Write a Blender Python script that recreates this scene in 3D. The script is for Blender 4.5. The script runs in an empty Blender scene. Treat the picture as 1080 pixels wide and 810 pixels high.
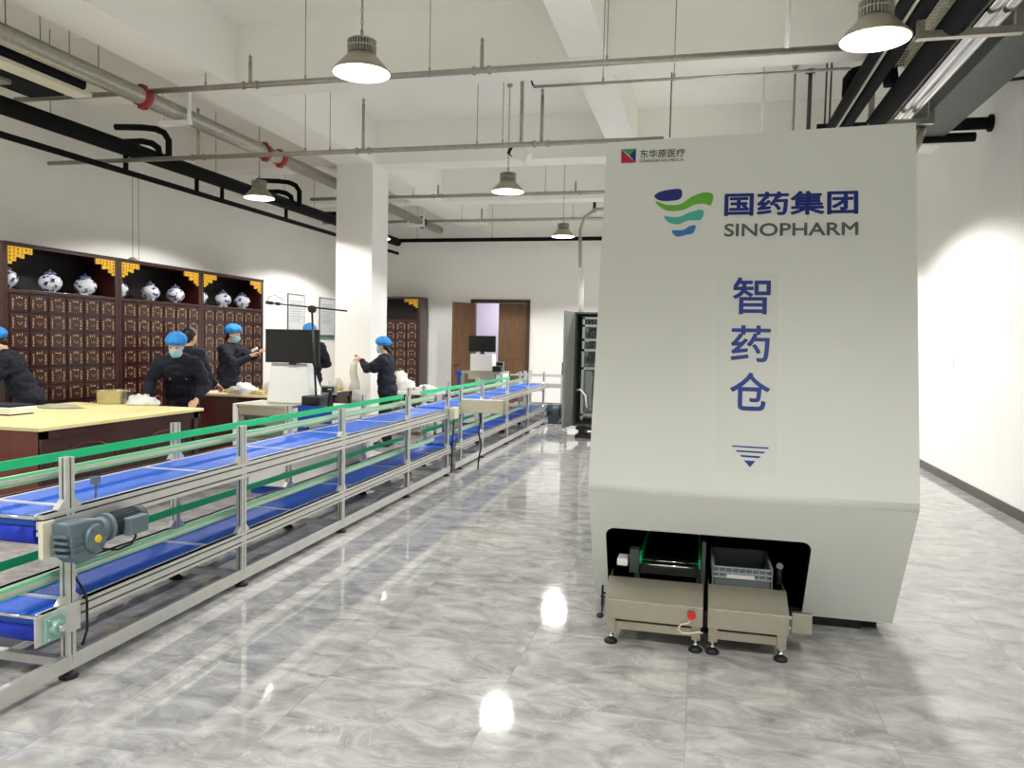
import bpy, bmesh, math, random
from mathutils import Vector, Matrix
random.seed(7)
S = bpy.context.scene
COL = S.collection
PI = math.pi

# ------------------------------------------------------------------ camera (solved from the photograph)
FOC = 816.0
PIT, ROL, YAW = math.radians(3.07), math.radians(1.22), math.radians(13.48)
CAM = Vector((0, 0, 1.55))
_r = Vector((math.cos(YAW), math.sin(YAW), 0)); _f = Vector((-math.sin(YAW), math.cos(YAW), 0)); _u = Vector((0, 0, 1))
F2 = _f * math.cos(PIT) - _u * math.sin(PIT); U2 = _u * math.cos(PIT) + _f * math.sin(PIT)
R3 = _r * math.cos(ROL) + U2 * math.sin(ROL); U3 = U2 * math.cos(ROL) - _r * math.sin(ROL)
def ray(x, y): return F2 * FOC + R3 * (x - 540) - U3 * (y - 405)
def WY(x, y, Y): d = ray(x, y); return CAM + d * (Y / d.y)
def WX(x, y, X): d = ray(x, y); return CAM + d * (X / d.x)
def WZ(x, y, z): d = ray(x, y); return CAM + d * ((z - CAM.z) / d.z)
def WP(x, y, p0, n):
    d = ray(x, y); return CAM + d * ((p0 - CAM).dot(n) / d.dot(n))
cd = bpy.data.cameras.new('camera'); cam = bpy.data.objects.new('camera', cd); COL.objects.link(cam)
cam.matrix_world = Matrix(((R3.x, U3.x, -F2.x, 0), (R3.y, U3.y, -F2.y, 0), (R3.z, U3.z, -F2.z, CAM.z), (0, 0, 0, 1)))
cd.sensor_width = 36; cd.lens = FOC / 1080 * 36; cd.clip_start = 0.05; cd.clip_end = 80
S.camera = cam

# ------------------------------------------------------------------ materials
MAT = {}
def srgb(c):
    return tuple((v / 12.92 if v <= .04045 else ((v + .055) / 1.055) ** 2.4) for v in [x / 255 for x in c])
def mat(name, rgb, rough=.5, metal=0., noise=0., scale=8., bump=0., bscale=60., alpha=1., trans=0., emit=None, estr=0., coat=0., stretch=None, spec=.5):
    m = bpy.data.materials.new(name); m.use_nodes = True
    nt = m.node_tree; b = nt.nodes['Principled BSDF']
    c = srgb(rgb); b.inputs['Base Color'].default_value = (*c, 1)
    b.inputs['Roughness'].default_value = rough; b.inputs['Metallic'].default_value = metal
    b.inputs['Alpha'].default_value = alpha; b.inputs['Transmission Weight'].default_value = trans
    b.inputs['Coat Weight'].default_value = coat; b.inputs['Specular IOR Level'].default_value = spec
    if emit: b.inputs['Emission Color'].default_value = (*srgb(emit), 1); b.inputs['Emission Strength'].default_value = estr
    tc = nt.nodes.new('ShaderNodeTexCoord'); mp = nt.nodes.new('ShaderNodeMapping')
    nt.links.new(tc.outputs['Object'], mp.inputs[0])
    if stretch: mp.inputs['Scale'].default_value = stretch
    n = nt.nodes.new('ShaderNodeTexNoise'); n.inputs['Scale'].default_value = scale; n.inputs['Detail'].default_value = 4
    nt.links.new(mp.outputs[0], n.inputs['Vector'])
    if noise > 0:
        r = nt.nodes.new('ShaderNodeMapRange'); r.inputs[1].default_value = .3; r.inputs[2].default_value = .7
        r.inputs[3].default_value = 1 - noise; r.inputs[4].default_value = 1 + noise
        nt.links.new(n.outputs['Fac'], r.inputs[0])
        mx = nt.nodes.new('ShaderNodeVectorMath'); mx.operation = 'SCALE'; mx.inputs[0].default_value = c
        nt.links.new(r.outputs[0], mx.inputs['Scale']); nt.links.new(mx.outputs[0], b.inputs['Base Color'])
    if bump > 0:
        n2 = nt.nodes.new('ShaderNodeTexNoise'); n2.inputs['Scale'].default_value = bscale
        nt.links.new(mp.outputs[0], n2.inputs['Vector'])
        bp = nt.nodes.new('ShaderNodeBump'); bp.inputs['Strength'].default_value = bump; bp.inputs['Distance'].default_value = .01
        nt.links.new(n2.outputs['Fac'], bp.inputs['Height']); nt.links.new(bp.outputs[0], b.inputs['Normal'])
    MAT[name] = m; return m
mat('wall_paint', (243, 242, 238), .75, noise=.015, scale=1.5, bump=.05)
mat('ceiling_paint', (243, 242, 236), .8, noise=.02, scale=1.2)
mat('black_baseboard', (58, 56, 54), .35)
mat('machine_white', (220, 223, 218), .42, noise=.01, scale=2)
mat('machine_black', (14, 15, 17), .5, noise=.1)
mat('alu', (212, 212, 208), .38, metal=.55, noise=.05, scale=14)
mat('alu_groove', (70, 70, 70), .6, metal=.3)
mat('steel_brushed', (192, 187, 170), .33, metal=.88, noise=.06, scale=30, stretch=(1, 1, 12))
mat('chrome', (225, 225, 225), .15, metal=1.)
mat('galvanised', (166, 163, 152), .34, metal=.7, noise=.1, scale=22)
mat('belt_blue', (10, 92, 210), .42, noise=.10, scale=26, bump=.5, bscale=130)
mat('belt_drum', (18, 50, 190), .4, noise=.12, scale=30)
mat('green_guide', (22, 212, 126), .4, noise=.05)
mat('green_lip', (130, 215, 160), .4, noise=.05)
mat('white_plastic', (238, 238, 235), .4, noise=.015)
mat('cream_box', (222, 218, 196), .45, noise=.02)
mat('beige_panel', (214, 206, 182), .4, metal=.1, noise=.03)
mat('motor_grey', (104, 122, 132), .42, metal=.2, noise=.08, scale=20)
mat('motor_dark', (62, 74, 82), .45, metal=.2)
mat('yellow_cap', (238, 214, 40), .45)
mat('teal_flange', (146, 182, 174), .45, metal=.2, noise=.1)
mat('rubber_black', (20, 20, 21), .6, noise=.1)
mat('cable_black', (12, 12, 13), .5)
mat('red_coupling', (150, 28, 30), .45, noise=.15, scale=30)
mat('insulation', (14, 15, 19), .8, spec=.2, noise=.2, scale=14, bump=.15, bscale=30)
mat('duct_grey', (74, 80, 78), .5, metal=.3, noise=.1, scale=5)
mat('redwood', (86, 26, 20), .34, noise=.22, scale=10, stretch=(1, 1, .2), coat=.2)
mat('redwood_mid', (112, 46, 32), .36, noise=.15, scale=9, stretch=(1, 1, .25), coat=.2)
mat('redwood_dark', (56, 18, 16), .36, noise=.2, scale=10, stretch=(1, .3, 1), coat=.25)
mat('cabinet_inside', (20, 10, 9), .6)
mat('gold_ink', (226, 196, 140), .4, metal=.3)
mat('gold_fret', (232, 180, 44), .35, metal=.35)
mat('brass', (196, 160, 96), .3, metal=.8)
mat('table_cream', (243, 230, 168), .5, noise=.03, scale=6)
mat('table_pale', (232, 214, 176), .5, noise=.03, scale=6)
mat('door_wood', (104, 74, 46), .45, noise=.3, scale=7, stretch=(6, 6, .35))
mat('door_frame_wood', (66, 44, 30), .45, noise=.2, scale=7, stretch=(5, 5, .3))
mat('screen_black', (9, 9, 11), .25)
mat('plastic_black', (24, 25, 27), .4, noise=.08)
mat('navy_cloth', (14, 19, 37), .85, noise=.2, scale=14, bump=.4, bscale=22)
mat('trouser_cloth', (12, 14, 22), .85, noise=.2, scale=14, bump=.3, bscale=22)
mat('cap_blue', (46, 140, 214), .75, noise=.16, scale=26, bump=.9, bscale=40)
mat('mask_blue', (150, 198, 220), .75, noise=.05, bump=.3, bscale=30)
mat('skin', (222, 172, 140), .5, noise=.04)
mat('hair_black', (16, 13, 12), .45, noise=.2, scale=60, bump=.4, bscale=90)
mat('eye_dark', (20, 14, 12), .3)
mat('shoe_black', (18, 18, 18), .5)
mat('pan_steel', (206, 200, 172), .25, metal=.85, noise=.1, scale=12)
mat('bag_white', (236, 234, 228), .45, noise=.03, bump=.8, bscale=14)
mat('bag_clear', (226, 224, 210), .35, noise=.05, alpha=.55, bump=.8, bscale=16)
mat('herb', (196, 176, 120), .85, noise=.35, scale=40, bump=1., bscale=50)
mat('herb_green', (150, 170, 120), .8, noise=.35, scale=30, bump=1., bscale=40)
mat('panel_blue', (20, 66, 160), .4)
mat('crate_grey', (96, 104, 108), .5, noise=.06)
mat('crate_rib', (156, 164, 166), .5)
mat('rack_door', (132, 136, 130), .45, metal=.3, noise=.08)
mat('crate_label', (206, 208, 204), .5)
mat('red_button', (214, 30, 40), .35)
mat('ink_navy', (12, 34, 122), .4)
mat('ink_navy_bright', (12, 52, 142), .4)
mat('ink_grey', (92, 94, 96), .45)
mat('ink_black', (40, 40, 42), .45)
mat('logo_green', (96, 176, 52), .4)
mat('logo_teal', (70, 176, 160), .4)
mat('logo_blue', (46, 120, 190), .4)
mat('sq_red', (176, 30, 46), .4); mat('sq_green', (44, 150, 90), .4); mat('sq_blue', (24, 34, 120), .4)
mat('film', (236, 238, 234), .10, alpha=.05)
mat('lamp_shell', (168, 162, 144), .4, metal=.45, noise=.06)
mat('lamp_fins', (176, 174, 164), .45, metal=.2)
mat('lamp_lens', (255, 252, 246), .4, emit=(255, 250, 240), estr=4.5)
mat('poster', (214, 218, 220), .4)
mat('poster_frame', (110, 104, 100), .4)
mat('poster_green', (60, 120, 100), .5)
mat('poster_text', (160, 168, 176), .5)
mat('rack_dark', (66, 74, 72), .45, metal=.3, noise=.1)
mat('rack_grey', (150, 156, 152), .45, metal=.3)
mat('breaker', (38, 42, 48), .5)
mat('corridor_paint', (216, 210, 222), .8)
mat('terminal_grey', (120, 126, 122), .5)
# porcelain: white glaze with blue brushwork
def porcelain():
    m = mat('porcelain', (232, 234, 238), .18, coat=.5); nt = m.node_tree; b = nt.nodes['Principled BSDF']
    tc = nt.nodes.new('ShaderNodeTexCoord'); v = nt.nodes.new('ShaderNodeTexVoronoi'); v.inputs['Scale'].default_value = 17; v.feature = 'SMOOTH_F1'
    n = nt.nodes.new('ShaderNodeTexNoise'); n.inputs['Scale'].default_value = 22; n.inputs['Distortion'].default_value = 2.2
    nt.links.new(tc.outputs['Object'], v.inputs['Vector']); nt.links.new(tc.outputs['Object'], n.inputs['Vector'])
    ad = nt.nodes.new('ShaderNodeMath'); ad.operation = 'ADD'; nt.links.new(v.outputs['Distance'], ad.inputs[0]); nt.links.new(n.outputs['Fac'], ad.inputs[1])
    cr = nt.nodes.new('ShaderNodeValToRGB'); cr.color_ramp.interpolation = 'EASE'
    cr.color_ramp.elements[0].position = .76; cr.color_ramp.elements[0].color = (*srgb((38, 52, 128)), 1)
    cr.color_ramp.elements[1].position = .86; cr.color_ramp.elements[1].color = (*srgb((234, 236, 240)), 1)
    nt.links.new(ad.outputs[0], cr.inputs[0]); nt.links.new(cr.outputs[0], b.inputs['Base Color'])
porcelain()
mat('porcelain_lid', (84, 92, 130), .25, coat=.4, noise=.3, scale=30)
# polished grey marble tiles
def floor_mat():
    m = mat('floor_marble', (170, 170, 168), .12); nt = m.node_tree; b = nt.nodes['Principled BSDF']; L = nt.links.new
    tc = nt.nodes.new('ShaderNodeTexCoord')
    br = nt.nodes.new('ShaderNodeTexBrick'); br.offset = 0; br.inputs['Scale'].default_value = 1
    br.inputs['Brick Width'].default_value = .8; br.inputs['Row Height'].default_value = .8; br.inputs['Mortar Size'].default_value = .0022
    br.inputs['Color1'].default_value = (0, 0, 0, 1); br.inputs['Color2'].default_value = (1, 1, 1, 1); br.inputs['Mortar'].default_value = (.5, .5, .5, 1)
    L(tc.outputs['Object'], br.inputs['Vector'])
    # each tile shifts the pattern
    sc = nt.nodes.new('ShaderNodeVectorMath'); sc.operation = 'SCALE'; sc.inputs['Scale'].default_value = 7.; L(br.outputs['Color'], sc.inputs[0])
    ad = nt.nodes.new('ShaderNodeVectorMath'); ad.operation = 'ADD'; L(tc.outputs['Object'], ad.inputs[0]); L(sc.outputs[0], ad.inputs[1])
    mp = nt.nodes.new('ShaderNodeMapping'); mp.inputs['Rotation'].default_value = (0, 0, .5); mp.inputs['Scale'].default_value = (1., 1.6, 1); L(ad.outputs[0], mp.inputs[0])
    n1 = nt.nodes.new('ShaderNodeTexNoise'); n1.inputs['Scale'].default_value = 4.6; n1.inputs['Detail'].default_value = 9; n1.inputs['Roughness'].default_value = .62; n1.inputs['Distortion'].default_value = .7
    L(mp.outputs[0], n1.inputs['Vector'])
    r1 = nt.nodes.new('ShaderNodeValToRGB'); e = r1.color_ramp.elements
    e[0].position = .32; e[0].color = (*srgb((134, 134, 134)), 1); e[1].position = .68; e[1].color = (*srgb((192, 191, 189)), 1)
    L(n1.outputs['Fac'], r1.inputs[0])
    n2 = nt.nodes.new('ShaderNodeTexNoise'); n2.inputs['Scale'].default_value = 1.7; n2.inputs['Detail'].default_value = 6; n2.inputs['Distortion'].default_value = 2.6
    L(mp.outputs[0], n2.inputs['Vector'])
    s2 = nt.nodes.new('ShaderNodeMath'); s2.operation = 'SUBTRACT'; s2.inputs[1].default_value = .5; L(n2.outputs['Fac'], s2.inputs[0])
    a2 = nt.nodes.new('ShaderNodeMath'); a2.operation = 'ABSOLUTE'; L(s2.outputs[0], a2.inputs[0])
    r2 = nt.nodes.new('ShaderNodeMapRange'); r2.inputs[1].default_value = 0; r2.inputs[2].default_value = .010; r2.inputs[3].default_value = .26; r2.inputs[4].default_value = 0; L(a2.outputs[0], r2.inputs[0])
    mx = nt.nodes.new('ShaderNodeMix'); mx.data_type = 'RGBA'; mx.inputs['B'].default_value = (*srgb((226, 224, 220)), 1)
    L(r2.outputs[0], mx.inputs['Factor']); L(r1.outputs[0], mx.inputs['A'])
    mg = nt.nodes.new('ShaderNodeMix'); mg.data_type = 'RGBA'; mg.inputs['B'].default_value = (*srgb((120, 120, 118)), 1)
    fm = nt.nodes.new('ShaderNodeMath'); fm.operation = 'MULTIPLY'; fm.inputs[1].default_value = .35; L(br.outputs['Fac'], fm.inputs[0])
    L(fm.outputs[0], mg.inputs['Factor']); L(mx.outputs['Result'], mg.inputs['A']); L(mg.outputs['Result'], b.inputs['Base Color'])
    b.inputs['Roughness'].default_value = .055; b.inputs['Specular IOR Level'].default_value = .62
    bn = nt.nodes.new('ShaderNodeTexNoise'); bn.inputs['Scale'].default_value = 3.2; L(tc.outputs['Object'], bn.inputs['Vector'])
    bp = nt.nodes.new('ShaderNodeBump'); bp.inputs['Strength'].default_value = .02; bp.inputs['Distance'].default_value = .01; L(bn.outputs['Fac'], bp.inputs['Height']); L(bp.outputs[0], b.inputs['Normal'])
floor_mat()

# ------------------------------------------------------------------ object helpers
def thing(name, label, cat, loc=(0, 0, 0), rotz=0, group=None):
    o = bpy.data.objects.new(name, None); COL.objects.link(o); o.empty_display_size = .1
    o.location = loc; o.rotation_euler = (0, 0, rotz); o['label'] = label; o['category'] = cat
    if group: o['group'] = group
    return o
def tag(o, label, cat, group=None):
    o['label'] = label; o['category'] = cat
    if group: o['group'] = group
    return o
def base_matrix(o):
    m = Matrix.Identity(4)
    while o is not None:
        m = o.matrix_basis @ m; o = o.parent
    return m
class MB:
    def __init__(s): s.v = []; s.f = []; s.m = []; s.sm = []
    def add(s, vs, fs, mi=0, smooth=False):
        b = len(s.v); s.v += [Vector(v) for v in vs]
        for f in fs: s.f.append([b + i for i in f]); s.m.append(mi); s.sm.append(smooth)
        return s
    def box(s, x0, x1, y0, y1, z0, z1, mi=0, M=None):
        vs = [Vector((x, y, z)) for z in (z0, z1) for y in (y0, y1) for x in (x0, x1)]
        if M is not None: vs = [M @ v for v in vs]
        return s.add(vs, [(0, 2, 3, 1), (4, 5, 7, 6), (0, 1, 5, 4), (2, 6, 7, 3), (0, 4, 6, 2), (1, 3, 7, 5)], mi)
    def cyl(s, p0, p1, r0, r1=None, seg=12, mi=0, caps=True):
        p0 = Vector(p0); p1 = Vector(p1); r1 = r0 if r1 is None else r1
        d = (p1 - p0).normalized(); a = d.orthogonal().normalized(); b = d.cross(a)
        vs = []
        for p, r in ((p0, r0), (p1, r1)):
            for i in range(seg): t = 2 * PI * i / seg; vs.append(p + (a * math.cos(t) + b * math.sin(t)) * r)
        s.add(vs, [(i, (i + 1) % seg, seg + (i + 1) % seg, seg + i) for i in range(seg)], mi, True)
        if caps: s.add(vs[:seg], [tuple(range(seg))[::-1]], mi); s.add(vs[seg:], [tuple(range(seg))], mi)
        return s
    def tube(s, pts, r, seg=8, mi=0):
        pts = [Vector(p) for p in pts]; n = len(pts); rings = []; a = None
        for i, p in enumerate(pts):
            d = (pts[min(i + 1, n - 1)] - pts[max(i - 1, 0)]).normalized()
            a = d.orthogonal().normalized() if a is None else (a - d * a.dot(d)).normalized()
            b = d.cross(a); rr = r[i] if isinstance(r, (list, tuple)) else r
            rings.append([p + (a * math.cos(2 * PI * k / seg) + b * math.sin(2 * PI * k / seg)) * rr for k in range(seg)])
        vs = [v for rg in rings for v in rg]; fs = []
        for i in range(n - 1):
            for k in range(seg): fs.append((i * seg + k, i * seg + (k + 1) % seg, (i + 1) * seg + (k + 1) % seg, (i + 1) * seg + k))
        s.add(vs, fs, mi, True); s.add(rings[0], [tuple(range(seg))[::-1]], mi); s.add(rings[-1], [tuple(range(seg))], mi)
        return s
    def lathe(s, prof, c=(0, 0, 0), seg=24, mi=0):
        c = Vector(c); vs = []; fs = []; n = len(prof)
        for r, z in prof:
            for k in range(seg): t = 2 * PI * k / seg; vs.append(c + Vector((r * math.cos(t), r * math.sin(t), z)))
        for i in range(n - 1):
            for k in range(seg): fs.append((i * seg + k, i * seg + (k + 1) % seg, (i + 1) * seg + (k + 1) % seg, (i + 1) * seg + k))
        return s.add(vs, fs, mi, True)
    def ell(s, c, rx, ry, rz, seg=16, rings=10, mi=0, M=None, z0=-1, z1=1):
        c = Vector(c); vs = []; fs = []
        for i in range(rings + 1):
            t = math.asin(z0) + (math.asin(z1) - math.asin(z0)) * i / rings
            for k in range(seg):
                a = 2 * PI * k / seg; v = Vector((rx * math.cos(t) * math.cos(a), ry * math.cos(t) * math.sin(a), rz * math.sin(t)))
                vs.append(c + (M @ v if M is not None else v))
        for i in range(rings):
            for k in range(seg): fs.append((i * seg + k, i * seg + (k + 1) % seg, (i + 1) * seg + (k + 1) % seg, (i + 1) * seg + k))
        return s.add(vs, fs, mi, True)
    def prism(s, poly, org, ax, ay, an, depth, mi=0):
        org = Vector(org); ax = Vector(ax); ay = Vector(ay); an = Vector(an); n = len(poly)
        a = [org + ax * p[0] + ay * p[1] for p in poly]; b = [v + an * depth for v in a]
        return s.add(a + b, [tuple(range(n))[::-1], tuple(range(n, 2 * n))] + [(i, (i + 1) % n, n + (i + 1) % n, n + i) for i in range(n)], mi)
    def build(s, name, mats, parent=None, local=False, bevel=0, kind=None, smooth=None, split=False):
        if split:
            par = list(range(len(s.v)))
            def fd(i):
                while par[i] != i: par[i] = par[par[i]]; i = par[i]
                return i
            key = {}
            for i, v in enumerate(s.v):
                kk = (round(v.x, 5), round(v.y, 5), round(v.z, 5))
                if kk in key: par[fd(i)] = fd(key[kk])
                else: key[kk] = i
            for f in s.f:
                for i in f[1:]: par[fd(i)] = fd(f[0])
            comp = {}
            for j, f in enumerate(s.f): comp.setdefault(fd(f[0]), []).append(j)
            out = None
            for js in comp.values():
                m = MB(); mp = {}
                for j in js:
                    for i in s.f[j]:
                        if i not in mp: mp[i] = len(m.v); m.v.append(s.v[i])
                    m.f.append([mp[i] for i in s.f[j]]); m.m.append(s.m[j]); m.sm.append(s.sm[j])
                out = m.build(name, mats, parent, local, bevel, kind, smooth)
            return out
        me = bpy.data.meshes.new(name); vs = s.v
        if parent is not None and not local:
            inv = base_matrix(parent).inverted(); vs = [inv @ v for v in s.v]
        me.from_pydata([tuple(v) for v in vs], [], s.f)
        if isinstance(mats, str): mats = [mats]
        for m in mats: me.materials.append(MAT[m])
        for i, p in enumerate(me.polygons): p.material_index = s.m[i]; p.use_smooth = s.sm[i] if smooth is None else smooth
        me.validate(); me.update()
        bm = bmesh.new(); bm.from_mesh(me); bmesh.ops.remove_doubles(bm, verts=bm.verts, dist=1e-6); bmesh.ops.recalc_face_normals(bm, faces=bm.faces); bm.to_mesh(me); bm.free()
        o = bpy.data.objects.new(name, me); COL.objects.link(o)
        if parent is not None: o.parent = parent
        if kind: o['kind'] = kind
        if bevel > 0:
            md = o.modifiers.new('bevel', 'BEVEL'); md.width = bevel; md.segments = 2; md.limit_method = 'ANGLE'; md.angle_limit = .7
        return o
def dup(root, loc=None, rotz=None, label=None, group=None):
    r = root.copy(); COL.objects.link(r)
    if loc is not None: r.location = loc
    if rotz is not None: r.rotation_euler = (0, 0, rotz)
    if label: r['label'] = label
    if group: r['group'] = group
    for ch in list(root.children):
        c = ch.copy(); COL.objects.link(c); c.parent = r
        for g in list(ch.children):
            d = g.copy(); COL.objects.link(d); d.parent = c
    return r
def struct(name, mb, mats, parent=None, label=None):
    o = mb.build(name, mats, parent)
    if parent is None:
        o['kind'] = 'structure'
        if label: o['label'] = label
    return o

# ------------------------------------------------------------------ the room
XL, XR, YB, YF, ZC = -8.0, 2.95, 17.5, -4.0, 4.85
struct('floor', MB().box(XL - .2, XR + .2, YF - .2, YB + 4, -.1, 0), 'floor_marble', label='polished grey marble tile floor')
struct('ceiling', MB().box(XL - .2, XR + .2, YF - .2, YB + .2, ZC, ZC + .15), 'ceiling_paint', label='painted concrete ceiling between beams')
struct('wall_left', MB().box(XL - .15, XL, YF - .2, YB + .2, 0, ZC), 'wall_paint', label='white wall behind the medicine cabinets')
struct('wall_right', MB().box(XR, XR + .15, YF - .2, YB + .2, 0, ZC), 'wall_paint', label='white wall to the right of the white machine')
struct('wall_front', MB().box(XL, XR, YF - .15, YF, 0, ZC), 'wall_paint', label='white wall behind the viewer')
DX0, DX1, DZ = -5.15, -3.87, 2.47
struct('wall_back', MB().box(XL, DX0, YB, YB + .2, 0, ZC).box(DX1, XR, YB, YB + .2, 0, ZC).box(DX0, DX1, YB, YB + .2, DZ, ZC), 'wall_paint', label='white far wall around the wooden double door')
# corridor past the door
struct('wall_corridor', MB().box(-8, -2, 20.2, 20.3, 0, 3.2).box(-8.1, -8, YB + .2, 20.3, 0, 3.2).box(-2, -1.9, YB + .2, 20.3, 0, 3.2), 'corridor_paint', label='pale corridor walls seen through the open door')
struct('ceiling_corridor', MB().box(-8.1, -1.9, YB + .2, 20.3, 3.2, 3.3), 'corridor_paint', label='corridor ceiling')
struct('baseboard_right', MB().box(XR - .015, XR, YF, YB, 0, .1), 'black_baseboard', label='black baseboard along the right wall')
struct('baseboard_back', MB().box(XL, DX0 - .07, YB - .015, YB, 0, .1).box(DX1 + .07, XR - .015, YB - .015, YB, 0, .1), 'black_baseboard', label='black baseboard along the far wall')
struct('baseboard_left', MB().box(XL, XL + .015, YF, YB - .015, 0, .1), 'black_baseboard', label='black baseboard along the left wall')
struct('trim_1', MB().box(-5.46, -4.865, YF, YB, 4.2, ZC), 'ceiling_paint', label='wide ceiling beam over the row of tables')
struct('trim_2', MB().box(-1.30, -.93, YF, YB, 4.28, ZC), 'ceiling_paint', label='narrow ceiling beam left of the white machine')
for n, (y0, y1, z) in enumerate([(3.6, 4.0, 4.22), (7.45, 7.85, 4.22), (11.1, 11.55, 4.21), (14.25, 14.65, 4.22)]):
    struct('trim_%d' % (n + 3), MB().box(XL, XR, y0, y1, z, ZC), 'ceiling_paint', label='cross beam of the ceiling, number %s from the far wall' % ['four', 'three', 'two', 'one'][n])
struct('trim_7', MB().box(-5.46, -4.865, 11.0, 11.6, 0, 4.2), 'wall_paint', label='square white column behind the worker at the belt')
# double door
d1 = MB().box(DX0 - .07, DX0 + .01, YB - .04, YB + .2, 0, DZ + .07).box(DX1 - .01, DX1 + .07, YB - .04, YB + .2, 0, DZ + .07).box(DX0, DX1, YB - .04, YB + .2, DZ - .01, DZ + .07).build('door_1', 'door_frame_wood')
d1['kind'] = 'structure'; d1['label'] = 'brown wooden double door frame in the far wall'
def leaf(name, hinge, ang, w, flip=1):
    M = Matrix.Translation(hinge) @ Matrix.Rotation(ang, 4, 'Z')
    m = MB().box(0, w, -.022, .022, .01, DZ - .02, M=M)
    for (a, b, c, d) in ((.1, w - .1, .2, 1.0), (.1, w - .1, 1.15, DZ - .2)):
        m.box(a, b, -.03, .03, c, d, M=M)
    o = m.build(name, 'door_wood', d1, bevel=.004)
    h = MB().tube([M @ Vector((w - .06, -.03, 1.0)), M @ Vector((w - .06, -.08, 1.0)), M @ Vector((w - .17, -.08, 1.0))], .011, mi=0)
    h.tube([M @ Vector((w - .06, .03, 1.0)), M @ Vector((w - .06, .08, 1.0)), M @ Vector((w - .17, .08, 1.0))], .011)
    h.build('door_handle', 'rubber_black', o)
leaf('door_leaf', Vector((DX0 + .02, YB - .01, 0)), math.radians(-125), .64)
leaf('door_leaf', Vector((DX1 - .02, YB + .03, 0)), math.radians(180), .66)
tag(MB().box(2.938, 2.95, 10.14, 10.23, 1.37, 1.46).build('light_switch', 'white_plastic', bevel=.003), 'white light switch on the right wall', 'switch')

# ------------------------------------------------------------------ lamps
def make_lamp():
    t = thing('pendant_lamp', 'x', 'lamp', (0, 0, 0), 0, 'high bay lamps hung in rows')
    m = MB().lathe([(.235, .0), (.238, .006), (.20, .05), (.15, .10), (.115, .14), (.10, .15), (.0, .152)], seg=36)
    m.lathe([(.235, .0), (.22, .004), (.0, .012)], seg=36, mi=1)
    m.build('shade', ['lamp_shell', 'lamp_shell'], t, local=True)
    MB().lathe([(.0, .0035), (.226, .0015), (.228, -.004), (.0, -.006)], seg=36).build('lens', 'lamp_lens', t, local=True)
    f = MB().cyl((0, 0, .15), (0, 0, .25), .075, seg=20)
    for k in range(30):
        a = 2 * PI * k / 30; M = Matrix.Rotation(a, 4, 'Z'); f.box(.07, .115, -.0035, .0035, .15, .255, M=M)
    f.lathe([(.116, .195), (.12, .2), (.116, .205)], seg=30); f.lathe([(.116, .245), (.12, .25), (.1, .262), (.03, .27), (0, .272)], seg=30)
    f.build('heat_sink', 'lamp_fins', t, local=True)
    c = MB().tube([(0, 0, .265), (0, 0, .31)], .012)
    n = 26; L = (ZC - 3.49) - .31
    for k in range(n):
        z = .31 + L * (k + .5) / n; h = L / n * .62
        ring = [(math.cos(q * PI / 4) * (.009 if k % 2 else .0), math.cos(q * PI / 4) * (0 if k % 2 else .009), z + math.sin(q * PI / 4) * h) for q in range(9)]
        c.tube(ring, .0035, seg=4)
    c.cyl((0, 0, ZC - 3.49 - .03), (0, 0, ZC - 3.49), .035, seg=12)
    c.build('chain', 'galvanised', t, local=True)
    for ch in t.children:
        if ch.name.split('.')[0] != 'chain':
            for v in ch.data.vertices: v.co.x *= .9; v.co.y *= .9; v.co.z *= .92
    return t
LZ = 3.49
lamp0 = make_lamp(); first = True
LAMPS = [(-2.46, 5.34, 'large hanging high bay lamp above the conveyor, nearest on the left half'),
         (1.01, 5.34, 'largest high bay lamp, hung above the top edge of the white machine'),
         (-2.46, 9.80, 'high bay lamp hung mid room beneath the ceiling camera pole'),
         (-2.46, 14.0, 'small distant high bay lamp above the open electrical cabinet'),
         (-6.04, 9.80, 'high bay lamp hung left of the white column over the wooden cabinets'),
         (-6.04, 14.0, 'high bay lamp mostly hidden behind the white column')]
for x, y, lb in LAMPS:
    if first: lamp0.location = (x, y, LZ); lamp0['label'] = lb; first = False
    else: dup(lamp0, (x, y, LZ), label=lb)
def light(x, y, z, W, ang=150, col=(1, .98, .945), size=.18, blend=.12):
    d = bpy.data.lights.new('lamp_light', 'SPOT'); d.energy = W; d.spot_size = math.radians(ang); d.spot_blend = blend; d.specular_factor = .08
    d.color = col; d.shadow_soft_size = size
    o = bpy.data.objects.new('lamp_light', d); COL.objects.link(o); o.location = (x, y, z - .03)
PW = 210
for x in (-6.04, -2.46, 1.01):
    for y, k in ((-3.0, .6), (1.0, 1.5), (5.34, 1.0), (9.80, 1.25), (14.0, 1.9)): light(x, y, LZ, PW * k, ang=150 if y > 5 else 138, blend=.12 if y > 5 else .8)
d = bpy.data.lights.new('corridor_light', 'AREA'); d.energy = 55; d.size = 1.0; d.color = (.95, .93, 1)
o = bpy.data.objects.new('corridor_light', d); COL.objects.link(o); o.location = (-4.6, 19, 3.1)
w = bpy.data.worlds.new('world'); S.world = w; w.use_nodes = True; w.node_tree.nodes['Background'].inputs[0].default_value = (.9, .95, 1, 1); w.node_tree.nodes['Background'].inputs[1].default_value = .3

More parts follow.
